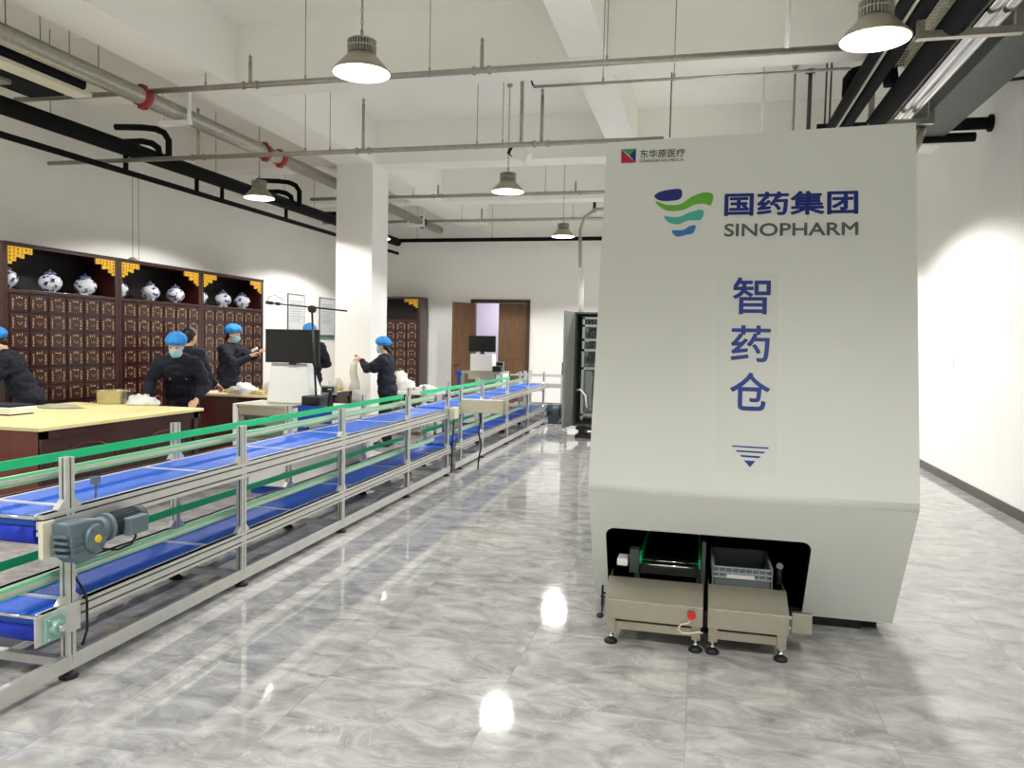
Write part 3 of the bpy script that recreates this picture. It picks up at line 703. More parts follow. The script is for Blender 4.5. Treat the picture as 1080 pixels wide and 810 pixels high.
# ------------------------------------------------------------------ electrical cabinet
t = thing('electrical_cabinet', 'open grey electrical control cabinet behind the white machine', 'cabinet', (-1.5, 12.85, 0))
x0, x1, y0, y1, z0, z1 = -1.99, -1.15, 12.6, 13.1, .2, 2.07
MB().box(x0, x0 + .03, y0, y1, z0, z1).box(x1 - .03, x1, y0, y1, z0, z1).box(x0, x1, y1 - .02, y1, z0, z1).box(x0, x1, y0, y1, z1 - .03, z1).box(x0, x1, y0, y1, z0, z0 + .03).build('shell', 'rack_dark', t)
MB().box(x0 + .05, x1 - .05, y0 + .02, y1 - .02, 0.0, .05).box(x0 + .1, x0 + .2, y0 + .05, y1 - .05, .05, .2).box(x1 - .2, x1 - .1, y0 + .05, y1 - .05, .05, .2).box(x0 + .06, x1 - .06, y0 + .03, y0 + .06, .13, .19).build('base', 'rubber_black', t)
fr = MB()
for x in (x0 + .12, x1 - .16): fr.box(x, x + .04, y0 + .1, y0 + .14, z0 + .1, z1 - .08)
for z in (.38, 1.15, 1.45, 1.62, 1.85, 1.98): fr.box(x0 + .12, x1 - .12, y0 + .1, y0 + .14, z - .02, z + .02)
fr.box(x0 + .1, x1 - .1, y1 - .06, y1 - .04, z0 + .1, z1 - .1)
fr.build('mounting_frame', 'rack_grey', t)
for z in (1.90, 1.70, 1.52, 1.30):
    m = MB()
    for i in range(9): m.box(x0 + .18 + i * .055, x0 + .222 + i * .055, y0 + .12, y0 + .2, z - .06, z + .05)
    m.build('breaker_row', 'breaker', t)
for k in range(3):
    m = MB()
    for i in range(22): m.box(x0 + .19 + k * .16, x0 + .30 + k * .16, y0 + .14, y0 + .18, .45 + i * .03, .472 + i * .03)
    m.build('terminal_strip', 'terminal_grey', t)
MB().tube([(x0 + .06, y0 + .1, .78), (x0 + .12, y0 + .04, .80), (x0 + .2, y0 + .08, .70), (x0 + .22, y0 + .1, .5)], .018).build('cable_duct', 'white_plastic', t)
M = Matrix.Translation((x0 - .005, y0, 0)) @ Matrix.Rotation(math.radians(-97), 4, 'Z')
dr = MB().box(0, .50, -.025, .0, z0, z1, M=M).box(.03, .47, 0, .012, z0 + .05, z1 - .05, M=M).build('door', 'rack_door', t)
MB().box(.42, .47, -.05, -.025, 1.05, 1.25, M=M).build('handle', 'rubber_black', dr)
MB().box(.25, .5, -.028, -.024, 1.55, 1.8, M=M).build('label_plate', 'rack_grey', dr)
# conduit dropping to the cabinet
p0 = WY(612, 258, 12.7); p1 = WY(612.5, 325, 12.7)
tag(MB().tube([WY(640, 220, 12.7), WY(628, 221, 12.7), WY(617, 229, 12.7), WY(612, 243, 12.7), p0, (p1.x, p1.y, 2.071)], .028).build('conduit_pipe', 'galvanised'), 'bent silver conduit dropping into the electrical cabinet', 'pipe')
tag(MB().cyl((p1.x, 12.7, 2.07), (p1.x, 12.7, 2.8), .045, seg=14).build('conduit_sleeve', 'white_plastic'), 'white sleeve around the conduit above the electrical cabinet', 'pipe')

# ------------------------------------------------------------------ medicine cabinets
def glyph(m, cx, cz, s, y, mi=1, rnd=random):
    """an unreadable brush mark a few millimetres wide, on the plane y (facing -y)"""
    for k in range(4):
        if rnd.random() < .5: a, b = rnd.uniform(.5, 1) * s, s * .16
        else: a, b = s * .16, rnd.uniform(.5, 1) * s
        ox, oz = rnd.uniform(-.3, .3) * s, rnd.uniform(-.35, .35) * s
        m.box(cx + ox - a / 2, cx + ox + a / 2, y - .0012, y, cz + oz - b / 2, cz + oz + b / 2, mi)
def drawer_mesh(w, h, seed):
    rnd = random.Random(seed); m = MB()
    m.box(-w / 2, w / 2, 0, .02, 0, h, 0); m.box(-w / 2 + .012, w / 2 - .012, -.006, 0, .012, h - .012, 0)
    y = -.006
    for i in range(3): glyph(m, (i - 1) * .032, h - .036, .024, y, 1, rnd)
    for sx in (-1, 1):
        for i in range(4): glyph(m, sx * (w / 2 - .045), h - .062 - i * .031, .025, y, 1, rnd)
    return m
def fret(m, x, z, sx, y, mi=0, s=1.0):
    """stepped corner lattice; x,z is the inner corner, sx the direction away from the upright"""
    def bar(a0, a1, b0, b1): m.box(min(x + sx * a0, x + sx * a1), max(x + sx * a0, x + sx * a1), y, y + .02, z - b1, z - b0, mi)
    s *= .055; t = .016
    cols = [(0, 3.6), (1, 3.0), (2, 2.1), (3, 2.1), (4, 1.2), (5, 1.2)]
    for c, hgt in cols: bar(c * s, c * s + t, 0, hgt * s); bar((c + 1) * s - t, (c + 1) * s, 0, hgt * s)
    for c, hgt in cols:
        k = 0
        while k * s < hgt * s: bar(c * s, (c + 1) * s, k * s, k * s + t); k += .5 if c % 2 else .75
        bar(c * s, (c + 1) * s, hgt * s - t, hgt * s)
CW, CD, CH = 1.74, .5, 2.55
def make_cabinet():
    """front faces -y, centred on x"""
    t = thing('medicine_cabinet', 'x', 'cabinet', (0, 0, 0), 0, 'tall dark red herb drawer cabinets')
    w2 = CW / 2
    m = MB().box(-w2, -w2 + .06, 0, CD, 0, CH).box(w2 - .06, w2, 0, CD, 0, CH).box(-w2, w2, CD - .02, CD, 0, CH)
    m.box(-w2, w2, -.005, CD, CH - .045, CH).box(-w2 - .0, w2 + .0, -.02, CD, CH - .018, CH)
    m.box(-w2 + .06, w2 - .06, 0, CD - .02, 1.99, 2.03).box(-w2 + .06, w2 - .06, 0.012, CD - .02, .0, .1).box(-w2 + .06, w2 - .06, .03, CD - .02, .1, 1.99)
    m.build('carcass', 'redwood_dark', t, local=True, bevel=.003)
    MB().box(-w2 + .061, w2 - .061, CD - .03, CD - .0205, 2.031, CH - .046).build('back_board', 'cabinet_inside', t, local=True)
    for sx in (-1, 1):
        m = MB(); fret(m, sx * (w2 - .062), CH - .046, -sx, .002); m.build('corner_fret', 'gold_fret', t, local=True)
    nc, nr = 6, 9; dw = (CW - .12) / nc; dh = 1.88 / nr
    protos = []
    for s in range(4):
        o = drawer_mesh(dw - .012, dh - .014, s).build('drawer', ['redwood_dark', 'gold_ink'], t, local=True)
        k = MB()
        for q in range(13):
            pass
        k.tube([(.022 * math.cos(a), -.010, .008 - .026 + .022 * math.sin(a)) for a in [PI + PI * i / 8 for i in range(9)]], .0035, seg=5)
        k.cyl((-.022, 0, -.018), (-.022, -.012, -.018), .006, seg=8).cyl((.022, 0, -.018), (.022, -.012, -.018), .006, seg=8)
        k = k.build('ring_pull', 'brass', o, local=True); k.location = (0, -.006, dh / 2 + .0)
        protos.append(o)
    used = set(); i = 0
    for r in range(nr):
        for c in range(nc):
            src = protos[(i * 7 + r) % 4]; i += 1
            loc = (-w2 + .06 + dw * (c + .5), .0, .107 + dh * r)
            if id(src) not in used: src.location = loc; used.add(id(src))
            else:
                d = src.copy(); COL.objects.link(d); d.location = loc; d.parent = t
                for g in src.children: e = g.copy(); COL.objects.link(e); e.parent = d
    return t
cabA = make_cabinet(); FX = -7.45
cabA.location = (FX, 7.87, 0); cabA.rotation_euler = (0, 0, PI / 2)
cabA['label'] = 'herb drawer cabinet with three vases on top shelf, leftmost and nearest on the left wall'
cabB = dup(cabA, (FX, 9.615, 0), label='herb drawer cabinet between two others on the left wall, behind the bending worker')
cabC = dup(cabA, (FX, 11.36, 0), label='herb drawer cabinet at the right end of the left wall row, beside the posters')
cabD = dup(cabA, (-7.125, 16.88, 0), rotz=0, label='dark red herb drawer cabinet at the far wall, right of the white column')
# the far cabinet's side is a paler panel
def make_vase():
    t = thing('porcelain_jar', 'x', 'vase', (0, 0, 0), 0, 'blue and white ginger jars on the cabinets')
    MB().lathe([(0, 0), (.065, 0), (.07, .012), (.066, .02), (.115, .05), (.15, .10), (.152, .145), (.125, .195), (.07, .222), (.066, .235), (.0, .235)], seg=28).build('body', 'porcelain', t, local=True)
    MB().lathe([(0, .231), (.082, .232), (.086, .24), (.07, .256), (.04, .268), (.014, .272), (.018, .284), (.010, .295), (0, .297)], seg=24).build('lid', 'porcelain_lid', t, local=True)
    return t
v0 = make_vase(); n = 0
for ch in v0.children:
    for v in ch.data.vertices: v.co = Vector((v.co.x * .86, v.co.y * .86, v.co.z * .96))
for ci, (cy, cn) in enumerate(((7.87, 'nearest'), (9.615, 'middle'), (11.36, 'far'))):
    for j, (dy, pn) in enumerate(((-.74, 'left'), (-.05, 'centre'), (.50, 'right'))):
        y = cy + dy + (.06 if j == 0 else 0)
        lb = 'blue and white porcelain jar, %s one on top of the %s left wall cabinet' % (pn, cn)
        loc = (FX - .18, y, 2.03); rz = random.uniform(0, 6)
        if n == 0: v0.location = loc; v0.rotation_euler = (0, 0, rz); v0['label'] = lb
        else: dup(v0, loc, rz, lb)
        n += 1
# small lamp standing behind/over the cabinets
p = WX(140, 273, -7.7)
t = thing('ceiling_spot', 'small domed lamp on a long wire just above the middle cabinet', 'lamp', (p.x, p.y, 2.56))
MB().lathe([(.075, 0), (.07, .03), (.045, .055), (.012, .068), (0, .07)], (p.x, p.y, 2.556), seg=20).build('dome', 'lamp_shell', t)
MB().cyl((p.x, p.y, 2.62), (p.x, p.y, 3.76), .003, seg=5).cyl((p.x, p.y + .12, 2.58), (p.x, p.y + .12, 3.76), .003, seg=5).build('wire', 'plastic_black', t, split=True)
# posters on the left wall
def poster(y0, y1, z0, z1, lb, strip):
    t = thing('framed_poster', lb, 'poster', (XL, (y0 + y1) / 2, z0), 0, None)
    MB().box(XL, XL + .02, y0, y1, z0, z1).build('frame', 'poster_frame', t)
    MB().box(XL + .02, XL + .022, y0 + .025, y1 - .025, z0 + .025, z1 - .025).build('sheet', 'poster', t)
    m = MB()
    for i in range(9): m.box(XL + .022, XL + .023, y0 + .08, y1 - .1 - .05 * (i % 3), z1 - .16 - i * .05, z1 - .145 - i * .05)
    m.build('text_lines', 'poster_text', t)
    if strip: MB().box(XL + .022, XL + .023, y0 + .03, y1 - .03, z0 + .03, z0 + .10).build('picture_strip', 'poster_green', t)
poster(14.0, 14.68, 1.66, 2.44, 'framed white notice on the left wall, the one beside the cabinets', False)
poster(15.33, 16.05, 1.53, 2.44, 'framed white notice with a green strip on the left wall, beside the column', True)

# ------------------------------------------------------------------ work tables
def table(label, x0, x1, y0, y1, h=.8, top='table_cream', body='redwood_mid', arch=True):
    t = thing('work_table', label, 'table', ((x0 + x1) / 2, (y0 + y1) / 2, 0), 0, None)
    MB().box(x0, x1, y0, y1, h - .03, h).build('tabletop', top, t, bevel=.004)
    a, b, c, d = x0 + .05, x1 - .06, y0 + .05, y1 - .05
    m = MB().box(a, b, c, d, .06, h - .03)
    m.box(a + .03, b - .03, c + .03, d - .03, 0, .06)
    m.build('body', body, t)
    s = MB().box(b, b + .012, c, d, .06, h - .031, 0).box(b, b + .03, c, c + .07, 0, h - .031).box(b, b + .03, d - .07, d, 0, h - .031).box(b, b + .03, c, d, h - .10, h - .031)
    s.build('side_panel', 'redwood_dark', t)
    if arch:
        n = max(1, round((d - c) / 1.0)); w = (d - c) / n
        m = MB()
        for i in range(n):
            yc = c + w * (i + .5); m.tube([(b + .014, yc - w * .36 * math.cos(q), .42 + .20 * math.sin(q)) for q in [k * PI / 14 for k in range(15)]], .010, seg=6)
        m.build('arch_moulding', 'redwood', t)
    return t
table('long cream-topped red wood table nearest the conveyor motor, with a steel pan on it', -6.60, -5.0, 5.0, 7.08)
table('cream-topped dark red table covered with herb bags, behind the grey scanning station', -6.53, -5.22, 8.88, 9.70, top='table_pale', body='redwood', arch=False)
table('dark red table before the white column, by the worker facing left', -6.2, -5.08, 10.25, 10.92, top='table_pale', body='redwood_dark', arch=False)
table('dark table with white bags beyond the column', -5.9, -5.08, 12.2, 13.2, top='table_pale', body='redwood_dark', arch=False)

def lump(name, label, cat, c, rx, ry, rz, mt, seed=0, rough=.25, parent=None, group=None):
    """crumpled bag or heap resting at c"""
    rnd = random.Random(seed); m = MB(); seg, rings = 18, 8; vs = []; fs = []
    off = [[1 + rnd.uniform(-rough, rough) for _ in range(seg)] for _ in range(rings + 1)]
    for i in range(rings + 1):
        t = PI / 2 * i / rings
        for k in range(seg):
            a = 2 * PI * k / seg; q = off[i][k] if i < rings else 1
            vs.append(Vector((c[0] + rx * math.cos(t) * math.cos(a) * q, c[1] + ry * math.cos(t) * math.sin(a) * q, c[2] + .001 + rz * math.sin(t) * (q if i < rings else 1))))
    for i in range(rings):
        for k in range(seg): fs.append((i * seg + k, i * seg + (k + 1) % seg, (i + 1) * seg + (k + 1) % seg, (i + 1) * seg + k))
    fs.append(tuple(range(seg))[::-1]); m.add(vs, fs, 0, True)
    o = m.build(name, mt, parent)
    if parent is None: tag(o, label, cat, group)
    return o
# on table one
c = WZ(121, 425, .8)
t = thing('steel_pan', 'round shiny steel pan on the cream table', 'pan', (c.x, c.y, .8))
MB().lathe([(0, .001), (.165, .001), (.175, .01), (.185, .132), (.192, .136), (.190, .140), (.178, .134), (.168, .014), (0, .012)], (c.x, c.y, .8), seg=32).build('bowl', 'pan_steel', t)
lump('herb_heap', '', '', (c.x, c.y, .812), .15, .15, .03, 'herb', 3, .1, parent=t)
c = WZ(150, 427, .8)
lump('paper_bag', 'crumpled white paper bag lying beside the steel pan', 'bag', (c.x, c.y - .0, .8), .17, .12, .10, 'bag_white', 5)
c = WZ(62, 430, .8)
t = thing('herb_packet', 'flat clear bag of green and brown herbs on the cream table', 'bag', (c.x, c.y, .8))
lump('bag', '', '', (c.x, c.y, .8), .26, .14, .035, 'bag_clear', 8, .12, parent=t); lump('herbs', '', '', (c.x, c.y, .803), .22, .11, .022, 'herb_green', 9, .2, parent=t)
c = WZ(8, 437, .8)
t = thing('weighing_scale', 'white bench scale with dark top plate at the left edge of the cream table', 'scale', (c.x, c.y, .8))
MB().box(c.x - .20, c.x + .16, c.y - .13, c.y + .17, .812, .875).build('body', 'white_plastic', t, bevel=.012)
MB().box(c.x - .19, c.x + .15, c.y - .12, c.y + .16, .875, .892).build('top_plate', 'navy_cloth', t, bevel=.004)
MB().box(c.x - .17, c.x + .13, c.y - .11, c.y + .15, .8005, .812).build('foot_pad', 'rubber_black', t)
# on table two
for k, (px, py, r, rz, mt, lb, ct) in enumerate([(262, 413, .20, .13, 'bag_white', 'largest crumpled white bag on the herb table, in front of the worker with raised hands', 'bag'),
        (287, 412, .15, .16, 'bag_clear', 'translucent bag standing beside the monitor on the herb table', 'bag'),
        (240, 414, .12, .05, 'herb', 'low heap of pale herbs at the left of the white bag', 'herbs'),
        (279, 414, .11, .06, 'herb', 'brown herb heap at the right end of the herb table', 'herbs')]):
    c = WY(px, py, 9.15); lump('herb_bag' if ct == 'bag' else 'herb_heap', lb, ct, (c.x, 9.05 + .12 * (k % 3), .8), r, .12, rz, mt, 20 + k)
for k, (px, r, rz, mt, lb, ct) in enumerate([(370, .22, .07, 'herb', 'brown herb heap on the dark table in front of the column', 'herbs'), (385, .12, .15, 'bag_clear', 'pale bag next to the herbs on the dark table', 'bag'),
        (357, .10, .16, 'bag_clear', 'clear bag at the left of the dark table before the column', 'bag')]):
    c = WY(px, 408, 10.5); lump('herb_bag' if ct == 'bag' else 'herb_heap', lb, ct, (min(c.x, -5.2), 10.42 + .15 * (k % 2), .8), r * .6, .12, rz, mt, 40 + k)
c = WY(421, 400, 12.5); lump('herb_bag', 'round white bag on the table right of the worker at the column', 'bag', (c.x, 12.5, .8), .17, .14, .2, 'bag_white', 50)
# white cart with sacks by the far conveyor
t = thing('white_cart', 'low white cart with sacks behind the green guide', 'cart', (-4.45, 12.0, 0))
MB().box(-4.95, -4.1, 11.9, 12.4, .66, .72).build('shelf', 'white_plastic', t, bevel=.01)
MB().box(-4.93, -4.12, 11.92, 12.38, .12, .16).box(-4.93, -4.89, 11.92, 11.96, .06, .66).box(-4.16, -4.12, 11.92, 11.96, .06, .66).box(-4.93, -4.89, 12.34, 12.38, .06, .66).box(-4.16, -4.12, 12.34, 12.38, .06, .66).build('frame', 'rack_grey', t)
for x in (-4.91, -4.14):
    for y in (11.94, 12.36): MB().cyl((x - .012, y, .03), (x + .012, y, .03), .03, seg=14).build('caster', 'rubber_black', t)
lump('white_sack', 'bunched white sack on the low cart, left one', 'sack', (-4.72, 12.12, .72), .16, .13, .17, 'bag_white', 60)
lump('white_sack', 'flat white sack on the low cart, right one', 'sack', (-4.35, 12.1, .72), .2, .15, .09, 'bag_white', 61)

# ------------------------------------------------------------------ scanning stations
def station(label, Y, px, s=1.0, cols='near'):
    pass
# near station
Y = 6.7
t = thing('scanning_station', 'white and grey scanning machine on blue plinth between tables and conveyor', 'machine', (-3.9, 7.1, 0))
MB().box(-4.30, -3.35, Y + .1, Y + .75, .08, .50).build('lower_case', 'white_plastic', t, bevel=.01)
MB().box(-4.28, -3.37, Y + .12, Y + .73, 0, .08).build('base', 'panel_blue', t)
MB().box(-4.34, -3.80, Y, Y + .8, .50, .56).box(-4.34, -4.29, Y, Y + .06, .55, .87).box(-3.86, -3.80, Y, Y + .06, .55, .87).box(-4.30, -3.85, Y + .1, Y + .7, .56, .66).box(-4.34, -4.29, Y + .74, Y + .8, .55, .87).box(-3.86, -3.80, Y + .74, Y + .8, .55, .87).box(-4.29, -3.86, Y + .01, Y + .05, .70, .74).build('frame', 'rack_grey', t)
MB().box(-4.36, -3.78, Y - .02, Y + .82, .865, .895).box(-4.34, -3.80, Y - .01, Y + .02, .79, .865).build('top_deck', 'steel_brushed', t, bevel=.003)
MB().box(-4.40, -4.345, Y - .02, Y + .5, .45, .90).build('side_shield', 'white_plastic', t, bevel=.008)
MB().box(-3.78, -3.38, Y + .02, Y + .8, .45, .87).build('side_case', 'white_plastic', t, bevel=.01)
MB().box(-3.70, -3.36, Y - .02, Y + .02, .745, .905).box(-3.70, -3.60, Y - .02, Y + .02, .60, .70).box(-3.70, -3.60, Y - .02, Y + .02, .45, .55).build('blue_panel', 'panel_blue', t, split=True)
MB().add([(-4.20, Y + .25, .895), (-3.72, Y + .25, .895), (-3.80, Y + .34, 1.30), (-4.20, Y + .34, 1.30), (-4.20, Y + .60, .895), (-3.72, Y + .60, .895), (-3.80, Y + .46, 1.30), (-4.20, Y + .46, 1.30)],
         [(0, 1, 2, 3), (5, 4, 7, 6), (1, 5, 6, 2), (4, 0, 3, 7), (3, 2, 6, 7), (0, 4, 5, 1)]).build('upright_case', 'white_plastic', t, bevel=.015)
def monitor(label, x0, x1, z0, z1, y, zb):
    t = thing('monitor', label, 'monitor', ((x0 + x1) / 2, y, zb))
    MB().box(x0, x1, y, y + .03, z0, z1).build('case', 'plastic_black', t, bevel=.004)
    MB().box(x0 + .008, x1 - .008, y - .001, y, z0 + .012, z1 - .008).build('screen', 'screen_black', t)
    xc = (x0 + x1) / 2
    MB().box(xc - .03, xc + .03, y + .03, y + .06, zb, z0 + .1).box(xc - .05, xc + .05, y - .0, y + .08, zb - .001, zb + .008).box(xc - .03, xc + .03, y, y + .03, z0 - .02, z0).build('stand', 'plastic_black', t)
monitor('large black monitor on the near scanning station', -4.24, -3.65, 1.30, 1.635, Y + .3, 1.301)
# black pole with crossbar
pb = WY(289, 522, Y); y = Y + .16
a = WY(334, 397, y); b = WY(329, 326, y); l = WY(281, 319, y); r = WY(366, 328, y)
t = thing('pole_stand', 'thin black pole with a horizontal boom behind the large monitor', 'stand', (a.x, y, .895))
MB().cyl((a.x, y, .896), b, .011, seg=10).lathe([(0, .896), (.05, .896), (.05, .905), (0, .91)], (a.x, y, 0), seg=16).build('pole', 'plastic_black', t)
MB().cyl(l, r, .008, seg=8).cyl(l, l + (r - l) * .08, .017, seg=10).cyl(l + (r - l) * .12, l + (r - l) * .17, .017, seg=10).build('boom', 'plastic_black', t)
MB().cyl(b + Vector((0, -.02, 0)), b + Vector((0, .03, 0)), .035, seg=16).build('clamp', 'plastic_black', t)
MB().tube([l + Vector((.01, 0, .01)), l + Vector((.03, 0, .06)), l + Vector((.10, 0, .07)), l + Vector((.2, 0, .02))], .003, seg=5).build('cable', 'cable_black', t)
t = thing('label_printer', 'black label printer on the near scanning station', 'printer', (-3.6, 6.85, .87))
MB().box(-3.73, -3.54, Y + .1, Y + .32, .871, .99).build('case', 'plastic_black', t, bevel=.012)
MB().box(-3.71, -3.56, Y + .098, Y + .101, .90, .93).build('paper_slot', 'screen_black', t)
t = thing('scale_display', 'small grey indicator display behind the label printer', 'display', (-3.6, 7.1, .87))
MB().box(-3.68, -3.52, Y + .40, Y + .45, .985, 1.08).build('case', 'rack_grey', t, bevel=.006)
MB().box(-3.665, -3.535, Y + .398, Y + .401, 1.01, 1.065).build('screen', 'screen_black', t)
MB().box(-3.61, -3.59, Y + .41, Y + .44, .8705, .99).build('stem', 'plastic_black', t)
tag(MB().tube([(-3.47, Y + .2, .871), (-3.47, Y + .2, 1.02), (-3.475, Y + .19, 1.06)], [.035, .018, .022], seg=10).build('barcode_scanner', 'plastic_black'), 'black handheld scanner standing beside the label printer', 'scanner')
# far station
Y = 13.3
t = thing('scanning_station', 'white scanning machine with blue corner before the wooden door', 'machine', (-3.75, 13.6, 0))
MB().box(-4.15, -3.40, Y + .05, Y + .65, .08, .55).build('lower_case', 'white_plastic', t, bevel=.01)
MB().box(-4.12, -3.43, Y + .08, Y + .6, 0, .08).build('base', 'panel_blue', t)
MB().box(-4.14, -4.08, Y, Y + .06, .1, .98).box(-3.56, -3.50, Y, Y + .06, .1, .98).box(-4.1, -3.5, Y + .1, Y + .6, .55, .80).build('frame', 'rack_grey', t)
MB().box(-4.12, -3.40, Y - .02, Y + .65, .98, 1.02).box(-4.0, -3.5, Y - .01, Y + .02, .88, .98).build('top_deck', 'steel_brushed', t)
MB().box(-4.24, -4.12, Y - .02, Y + .4, .95, 1.02).box(-4.20, -4.15, Y - .02, Y + .02, .5, .95).build('blue_panel', 'panel_blue', t, split=True)
MB().box(-4.0, -3.58, Y + .1, Y + .35, 1.02, 1.33).build('upright_case', 'white_plastic', t, bevel=.015)
MB().box(-3.49, -3.37, Y, Y + .5, .5, .98).build('side_case', 'white_plastic', t, bevel=.01)
monitor('small black monitor on the far scanning station, in front of the wooden door', -4.03, -3.53, 1.37, 1.66, Y + .1, 1.331)
t = thing('label_printer', 'dark label printer on the far scanning station', 'printer', (-3.45, Y + .2, 1.02))
MB().box(-3.56, -3.40, Y + .02, Y + .2, 1.021, 1.12).build('case', 'plastic_black', t, bevel=.01)
MB().box(-3.55, -3.41, Y + .22, Y + .27, 1.021, 1.20).build('display', 'rack_grey', t)
MB().box(-3.54, -3.42, Y + .218, Y + .221, 1.13, 1.185).build('screen', 'screen_black', t)

# ------------------------------------------------------------------ ceiling pipes
def rods_for(mb, p, z, r=.004, top=ZC): mb.cyl((p.x, p.y, z), (p.x, p.y, top), r, seg=5)
def branch(name, label, pa, pb, z, r, rods, heads, mt='galvanised'):
    a = WZ(*pa, z); b = WZ(*pb, z); yy = (a.y + b.y) / 2
    t = thing(name, label, 'pipe', (a.x, yy, z))
    xa, xb = max(a.x, XL + .0), min(b.x, XR)
    MB().cyl((xa, yy, z), (xb, yy, z), r, seg=12).build('pipe', mt, t)
    def topat(x):
        for x0, x1 in ((-5.46, -4.865),): 
            if x0 < x < x1: return 4.2
        if -1.30 < x < -.93: return 4.28
        if 7.45 < yy < 7.85: return 4.22
        return ZC
    for px in rods:
        x = WY(px, 0, yy).x if False else (CAM + ray(px, proj_y(z, yy, px)) * (yy / ray(px, proj_y(z, yy, px)).y)).x
        MB().cyl((x, yy, z), (x, yy, topat(x)), .005, seg=5).cyl((x, yy, z - r - .004), (x, yy, z + r + .03), .011, seg=6).build('hanger_rod', 'galvanised', t, split=True)
    for px, h in heads:
        x = (CAM + ray(px, proj_y(z, yy, px)) * (yy / ray(px, proj_y(z, yy, px)).y)).x
        h = min(h, topat(x) - z)
        g = MB().cyl((x, yy, z), (x, yy, z + h - .07), .018, seg=8).cyl((x, yy, z + h - .07), (x, yy, z + h - .02), .012, .02, seg=8).cyl((x, yy, z + h - .02), (x, yy, z + h), .006, seg=6)
        for s in (-1, 1): g.cyl((x + s * .06, yy, z), (x + s * .085, yy, z), r + .012, seg=10)
        g.build('sprinkler_riser', 'galvanised', t)
    return t
def proj_y(z, Y, px):
    """picture row where the pipe at (Y,z) crosses column px"""
    lo, hi = -200., 350.
    for _ in range(40):
        m = (lo + hi) / 2; p = WY(px, m, Y)
        if p.z > z: lo = m
        else: hi = m
    return m
branch('sprinkler_pipe', 'uppermost horizontal silver pipe crossing the ceiling from left to right', (17, 106), (895, 49), 4.05, .028, [217, 453, 322, 640], [(264, .30), (508, .30)])
branch('sprinkler_pipe', 'second horizontal silver pipe, ending at the white machine top', (50, 172), (700, 147), 3.65, .026, [322, 348, 503, 530], [(209, .58), (383, .58), (571, .58)])
branch('sprinkler_pipe', 'third horizontal silver pipe, just above the middle lamp', (330, 211), (660, 201), 4.05, .030, [436, 575, 300], [(462, .20), (607, .20)])
branch('sprinkler_pipe', 'fourth horizontal pipe, thin, in front of the far wall', (340, 236), (660, 229), 4.05, .030, [427, 487, 604], [(508, .25)])
branch('black_pipe', 'long black horizontal pipe along the top of the far wall', (380, 255), (690, 250), 3.9, .045, [440, 519], [], 'insulation')
branch('conduit_pipe', 'thin grey conduit running right from the ceiling camera hose', (562, 91), (897, 73), 3.62, .011, [636, 711], [])
# main silver pipe along the room, with red couplings
SX, SZ, SR = -5.62, 3.98, .085
t = thing('main_sprinkler_pipe', 'thick silver pipe running away along the ceiling at left, with red couplings', 'pipe', (SX, 8, SZ))
MB().cyl((SX, 2.0, SZ), (SX, 16.3, SZ), SR, seg=20).build('pipe', 'galvanised', t)
for y in (6.95, 9.25, 9.62, 15.2):
    g = MB().cyl((SX, y - .05, SZ), (SX, y + .05, SZ), SR + .014, seg=20).box(SX - .03, SX + .03, y - .04, y + .04, SZ + SR, SZ + SR + .035).box(SX - .03, SX + .03, y - .04, y + .04, SZ - SR - .035, SZ - SR)
    g.build('coupling', 'red_coupling' if y < 14 else 'duct_grey', t)
for y in (5.68, 6.0, 6.35): MB().cyl((SX, y, SZ + SR - .01), (SX, y, ZC), .006, seg=5).build('hanger_rod', 'galvanised', t, split=True)
for y in (7.5, 12.6, 14.9):
    MB().box(SX - .22, SX + .16, y - .03, y + .03, SZ - SR - .05, SZ - SR).box(SX - .2, SX - .17, y - .02, y + .02, SZ - SR, ZC).box(SX + .13, SX + .155, y - .02, y + .02, SZ - SR, 4.2 if SX + .14 > -5.46 else ZC).build('support_bracket', 'white_plastic', t)
# big and small black pipes along the left wall
t = thing('insulated_pipe', 'thick black insulated pipe along the upper left wall', 'pipe', (-7.0, 9, 3.86))
MB().cyl((-7.0, 2.5, 3.86), (-7.0, 17.3, 3.86), .095, seg=20).build('pipe', 'insulation', t)
for (yy, dx, dy_) in ((8.9, 0, 0), (12.3, 0, 0), (14.6, 0, 0)):
    P0 = WX(176, 155, -7.0)
    def E_(x, y):
        a_ = WY(x, y, 8.9); return Vector((a_.x, yy, a_.z))
    MB().tube([E_(122, 134), E_(150, 134.5), E_(164, 136), E_(173, 140), E_(178, 148), E_(178, 170)], .042, seg=10).build('elbow_branch', 'insulation', t)
    MB().tube([E_(128, 150), E_(150, 149), E_(160, 151), E_(167, 156), E_(168, 163), E_(167, 173)], .042, seg=10).build('elbow_branch', 'insulation', t)
for y in (5.0, 7.2, 10.2, 13.2): MB().cyl((-7.0, y, 3.86), (-7.0, y, ZC), .006, seg=5).build('hanger_rod', 'galvanised', t, split=True)
t = thing('thin_black_pipe', 'thin black pipe running below the thick black one on the left wall', 'pipe', (-7.0, 9, 3.55))
MB().cyl((-7.0, 2.5, 3.545), (-7.0, 17.3, 3.60), .036, seg=14).build('pipe', 'insulation', t)
for y in (8.35, 9.75, 10.35, 12.2): MB().cyl((-7.0, y, 3.56), (-7.0, y, 3.78), .03, seg=10).build('drop_pipe', 'insulation', t)
